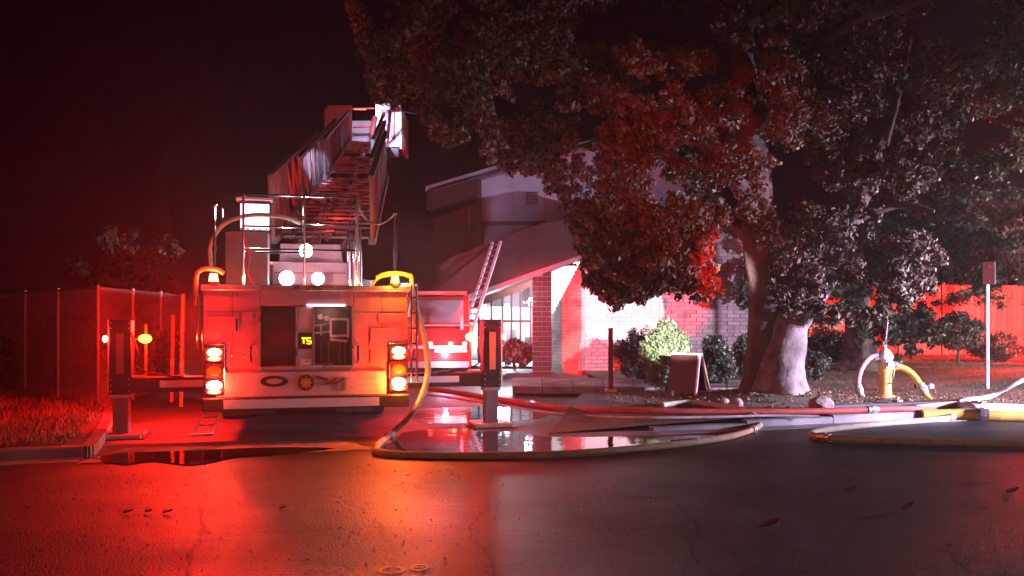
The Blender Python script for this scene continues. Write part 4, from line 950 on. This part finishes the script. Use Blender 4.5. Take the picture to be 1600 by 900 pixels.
h1 = [Tm @ Vector((1.30, .15, 2.02)), Tm @ Vector((1.36, .02, 1.75)), Tm @ Vector((1.50, .0, 1.25)), Tm @ Vector((1.52, -.02, .8)), Tm @ Vector((1.34, -.10, .38))]+[Vector((p.x, p.y, .045)) for p in gp([(612, 683), (590, 703), (600, 714), (700, 718), (860, 716), (1000, 706), (1110, 693)])]+onverge([(1168, 676), (1188, 662), (1165, 645), (1120, 636), (1075, 631), (1035, 635)], .045)
hose(h1, .04, M['hose_tan'], 'tan hose dropping from the truck corner and curving along the puddle to a loop')
hose(onverge([(640, 606), (700, 612), (780, 625), (860, 637), (960, 643), (1150, 646), (1300, 645), (1420, 641), (1520, 644), (1650, 652)], .045), .045, M['hose_red'], 'long red hose running along behind the kerb')
hose(onverge([(660, 614), (760, 628), (860, 644), (980, 652), (1100, 652), (1200, 650), (1280, 650)], .02), .018, M['hose_white'], 'thin pale line beside the long red hose')
hose(onverge([(1680, 696), (1500, 693), (1350, 689), (1288, 685), (1268, 679), (1300, 672), (1385, 663), (1470, 656), (1525, 647), (1570, 641), (1640, 646)], .045), .042, M['hose_tan'], 'tan hose making a long flat loop on the road at the right')
hose(onverge([(1430, 640), (1500, 634), (1550, 637), (1650, 640)], .05), .045, M['hose_pink'], 'pink hose lying in front of the sign post')
hose([P(1650, 570, 15.5), P(1590, 597, 15.6), P(1545, 620, 15.8)]+onverge([(1510, 629), (1500, 635), (1530, 640), (1600, 645)], .05), .045, M['hose_white'], 'white hose coming down from the right edge beside the sign post')
hose(onverge([(1290, 640), (1380, 636), (1470, 634), (1600, 641), (1650, 645)], .05)[:], .035, M['hose_dark'], 'dark hose on the lawn edge below the hydrant')
hose(onverge([(1440, 653), (1500, 653), (1560, 655), (1660, 657)], .08), .085, M['hose_yellow'], 'thick yellow supply hose lying on the kerb at the right')
hy = 16.3
hose([P(1374, 556, hy), P(1358, 560, hy-.05), P(1345, 578, hy-.1), P(1341, 602, hy-.15), P(1350, 624, hy-.2), P(1370, 640, hy-.6), P(1400, 645, hy-1.2)], .05, M['hose_pink'], 'pink hose arching down from the left side of the hydrant')
hose([P(1394, 574, hy), P(1408, 574, hy-.05), P(1424, 583, hy-.1), P(1438, 602, hy-.2), P(1452, 625, hy-.35), P(1470, 642, hy-.9), P(1500, 648, hy-1.3)], .06, M['hose_yellow'], 'fat yellow hose arching down from the right side of the hydrant')
hose([P(1600, 632, 16.5), P(1540, 625, 16.8), P(1490, 621, 17), P(1440, 622, 16.9)], .025, M['hose_dark'], 'thin dark line on the lawn beside the sign post')

# hydrant
hx = P(1383, 0, hy).x; HY = thing('fire_hydrant', 'yellow fire hydrant with hoses coupled to both sides', 'fire hydrant', (hx, hy, .12))
prof = [(.17, 0), (.17, .04), (.115, .05), (.105, .42), (.12, .44), (.12, .50), (.115, .66)]
b = MB(); b.tube([(0, 0, z) for r, z in prof], [r for r, z in prof], 20); b.build('barrel', M['yellow'], HY, smooth=True)
b = MB(); pf = [(.115, .66), (.125, .70), (.145, .72), (.145, .76), (.12, .80), (.075, .87), (.03, .90)]; b.tube([(0, 0, z) for r, z in pf], [r for r, z in pf], 20); b.build('bonnet', M['white'], HY, smooth=True)
b = MB(); b.cyl((0, 0, .89), (0, 0, .96), .03, 5); b.build('operating_nut', M['white'], HY)
for sx in (-1, 1): b = MB(); b.cyl((sx*.1, 0, .72 if sx < 0 else .58), (sx*.2, 0, .72 if sx < 0 else .58), .075, 14); b.cyl((sx*.17, 0, .72 if sx < 0 else .58), (sx*.22, 0, .72 if sx < 0 else .58), .09, 8); b.build('outlet', M['alu'], HY)
b = MB(); b.cyl((0, -.1, .62), (0, -.2, .62), .085, 14); b.cyl((0, -.2, .62), (0, -.24, .62), .05, 6); b.build('front_cap', M['white'], HY)
b = MB(); b.tube(spline([(0, -.12, .7), (.1, -.14, .55), (.08, -.13, .3), (.0, -.11, .25)], 5), .012, 6); b.build('cap_chain', M['chrome'], HY)
b = MB(); b.b2((-.03, -.03, .96), (.03, .03, 1.02)); b.cyl((0, 0, 1.0), (.05, 0, 1.42), .014, 8); b.build('spanner', M['chrome'], HY)
q = thing('hose_adapter', 'dark hose fitting with a bright end lying beside the yellow hose', 'fitting', P(1445, 0, 17.2)*1); q.location.z = .2
b = MB(); b.cyl((-.18, 0, .06), (.08, .02, .05), .06, 12); b.build('barrel', M['dark'], q); b = MB(); b.cyl((.08, .02, .05), (.17, .02, .05), .05, 12); b.build('coupling', M['white'], q)
q = thing('valve_cap', 'small pale cap on the ground in front of the hydrant', 'cap', G(1402, 630, .15)); b = MB(); b.cyl((0, 0, 0), (0, 0, .06), .085, 14); b.build('disc', M['hose_tan'], q); b = MB(); b.cyl((0, 0, .06), (0, 0, .11), .03, 8); b.build('knob', M['yellow'], q)

# A-frame board
sp = G(1070, 622, .13); SB = thing('sandwich_board', 'dark red A-frame board with pale edges standing at the edge of the driveway', 'sandwich board', sp, R(-30))
b = MB(); b.add([(-.33, 0, .1), (.19, 0, .1), (.22, .12, .78), (-.30, .12, .78), (-.33, .03, .1), (.19, .03, .1), (.22, .15, .78), (-.30, .15, .78)], [(0, 1, 2, 3), (4, 7, 6, 5), (0, 4, 5, 1), (1, 5, 6, 2), (2, 6, 7, 3), (3, 7, 4, 0)]); b.build('front_board', M['board'], SB)
b = MB(); b.add([(-.30, .50, .1), (.24, .50, .1), (.22, .2, .78), (-.30, .2, .78), (-.30, .53, .1), (.24, .53, .1), (.22, .23, .78), (-.30, .23, .78)], [(0, 1, 2, 3), (4, 7, 6, 5), (0, 4, 5, 1), (1, 5, 6, 2), (2, 6, 7, 3), (3, 7, 4, 0)]); b.build('back_board', M['board'], SB)
for p0_, p1_ in (((.20, -.005, .0), (.235, .13, .80)), ((.30, .52, .08), (.235, .22, .80)), ((-.22, 0, 0), (-.22, .02, .12))):
    b = MB(); b.bar(p0_, p1_, .035, .045); b.build('edge_rail', M['white'], SB)
b = MB(); b.b2((-.31, .11, .78), (.24, .24, .81)); b.build('hinge_cap', M['white'], SB)

# sign post
sp = G(1543, 607, .13); SG = thing('sign_post', 'small dark red sign on a pale square post on the lawn', 'sign', sp)
b = MB(); b.b2((-.028, -.022, 0), (.028, .022, 2.15)); b.build('post', M['reflective'], SG, bevel=.006)
rot = Matrix.Rotation(R(-34), 3, 'Z'); b = MB(); b.box((0, -.05, 2.36), (.22, .015, .46), rot); b.build('sign_plate', M['sign_red'], SG, bevel=.004)
b = MB(); b.box((.092, -.112, 2.36), (.02, .02, .47), rot); b.build('plate_edge', M['steel'], SG)
for z in (2.2, 2.5): b = MB(); b.ball((0, -.075, z), .014, 8, 6); b.build('bolt', M['steel'], SG)
sp = G(954, 612, .13); BP = thing('bollard', 'slim dark red bollard standing before the pale brick wing', 'bollard', sp)
b = MB(); b.b2((-.045, -.045, .0), (.045, .045, 1.22)); b.build('post', M['sign_red'], BP, bevel=.006); b = MB(); b.b2((-.05, -.05, 1.22), (.05, .05, 1.25)); b.build('cap', M['dark'], BP)
b = MB(); b.b2((-.11, -.11, 0), (.11, .11, .05)); b.build('base', M['orange_strip'], BP)

# stones round the tree foot
for i, (px, py, r, lab) in enumerate(((1284, 640, .17, 'rough tan stone at the right foot of the big tree'), (1150, 634, .10, 'small stone left of the big tree trunks'), (1132, 630, .07, 'smallest stone by the loop of the tan hose'))):
    p = G(px, py, .16); b = MB(); b.ball((0, 0, 0), (r*1.2, r, r*.8), 14, 10)
    b.v = [tuple(Vector(v)*(1+.25*noise.noise(Vector(v)*9+Vector((i*5, 0, 0))))) for v in b.v]; o = b.build('stone', M['stone'], smooth=False); o.location = p+Vector((0, 0, r*.45)); tag(o, lab, 'stone', 'stones at the foot of the tree')
# fallen bark and clods: leaf litter
def litter_pt():
    a = random.uniform(0, 6.28); d = abs(random.gauss(0, 2.6))+.5; x = 4.75+d*math.cos(a)*1.6; y = 15.9+d*math.sin(a)*.6
    if kerbv(Vector((x, y, 0))) < .3 or x < 1.6: return None
    return (x, y, gz(x, y)+.008)
pts = []
while len(pts) < 1100:
    p = litter_pt()
    if p: pts.append(p)
me = leaf_mesh('leaf_litter', M['rust'], [pts[i] for i in range(len(pts))], [(.02, .02, .004)]*len(pts), 3, .028, 0, .2)
tag(link('leaf_litter', me), 'fallen leaves scattered on the ground under the big tree', 'leaves', kind='stuff')
# leaves on the road
lf = [(1203, 826, 'largest fallen leaf on the road, nearest the camera', 1.25), (1418, 797, 'curled fallen leaf on the road right of the largest leaf', 1.0), (1582, 772, 'fallen leaf on the road at the right edge of the photo', 1.0), (200, 803, 'fallen leaf on the left of the road, left of the leaf pair', .6), (232, 802, 'fallen leaf of the pair on the left of the road', .6), (262, 803, 'fallen leaf closest to the middle of the left road', .6), (442, 796, 'fallen leaf on the road in front of the truck bumper', .5), (1330, 768, 'faint dark fallen leaf behind the curled leaf', .7)]
for i, (px, py, lab, s) in enumerate(lf):
    b = MB(); n = 9; L = .13*s
    for k in range(n):
        t = k/(n-1); w_ = .045*s*math.sin(math.pi*min(1, t*1.02+.02))**.8+.002; z = .008+.035*s*t*t
        b.v += [(L*(t-.5), -w_, z+.018*s), (L*(t-.5), 0, z), (L*(t-.5), w_, z+.024*s)]
    b.f = [(k*3+j, k*3+j+1, (k+1)*3+j+1, (k+1)*3+j) for k in range(n-1) for j in (0, 1)]
    b.cyl((-L*.5, 0, .01), (-L*.75, .01, .012), .002*s, 5)
    o = b.build('fallen_leaf', M['rust'], smooth=True); o.location = G(px, py); o.rotation_euler = (0, 0, random.uniform(-.4, .4)); tag(o, lab, 'leaf', 'fallen leaves on the road')
# grit on the road
cen = []
for i in range(700):
    px = random.uniform(-50, 1650); py = random.uniform(722, 920); p = G(px, py); cen.append((p.x, p.y, .004))
tag(link('grit', leaf_mesh('grit', M['stone'], cen, [(.01, .01, .002)]*len(cen), 1.0, .008, 0, .2)), 'loose grit scattered on the asphalt', 'grit', kind='stuff')
# utility marks painted on the road
def mark(outline_fn, c, name, lab):
    o = outline_fn.build('road_marking', M['road_paint']); o.location = c; return tag(o, kind='structure')
def ringmark(rx, ry, w_, gap0=None, gap1=None):
    b = MB(); n = 36; a0, a1 = (0, 2*math.pi) if gap0 is None else (gap1, gap0+2*math.pi)
    for i in range(n+1):
        a = a0+(a1-a0)*i/n; b.v += [(rx*math.cos(a), ry*math.sin(a), .004), ((rx-w_)*math.cos(a), (ry-w_)*math.sin(a), .004)]
    b.f = [(2*i, 2*i+1, 2*i+3, 2*i+2) for i in range(n)]; return b
mark(ringmark(.092, .085, .032, R(75), R(108)), G(612, 891), '', '')
m2 = ringmark(.068, .075, .026); m2.add([(-.05, -.012, .0045), (.03, -.012, .0045), (.03, .012, .0045), (-.05, .012, .0045)], [(0, 1, 2, 3)]); mark(m2, G(655, 887), '', '')

# ------------------------------------------------------------------ haze: thin volume added for glow round the lamps and a red veil
hz = MB(); hz.b2((-125, -64, -1), (125, 184, 22)); hm = bpy.data.materials.new('haze'); hm.use_nodes = True; nt = hm.node_tree
nt.nodes.remove(nt.nodes['Principled BSDF']); pv = nt.nodes.new('ShaderNodeVolumePrincipled'); pv.inputs['Color'].default_value = (.9, .9, .9, 1); pv.inputs['Density'].default_value = .0022; pv.inputs['Anisotropy'].default_value = .78
nt.links.new(pv.outputs[0], nt.nodes['Material Output'].inputs['Volume'])
tag(hz.build('haze', hm), kind='stuff')
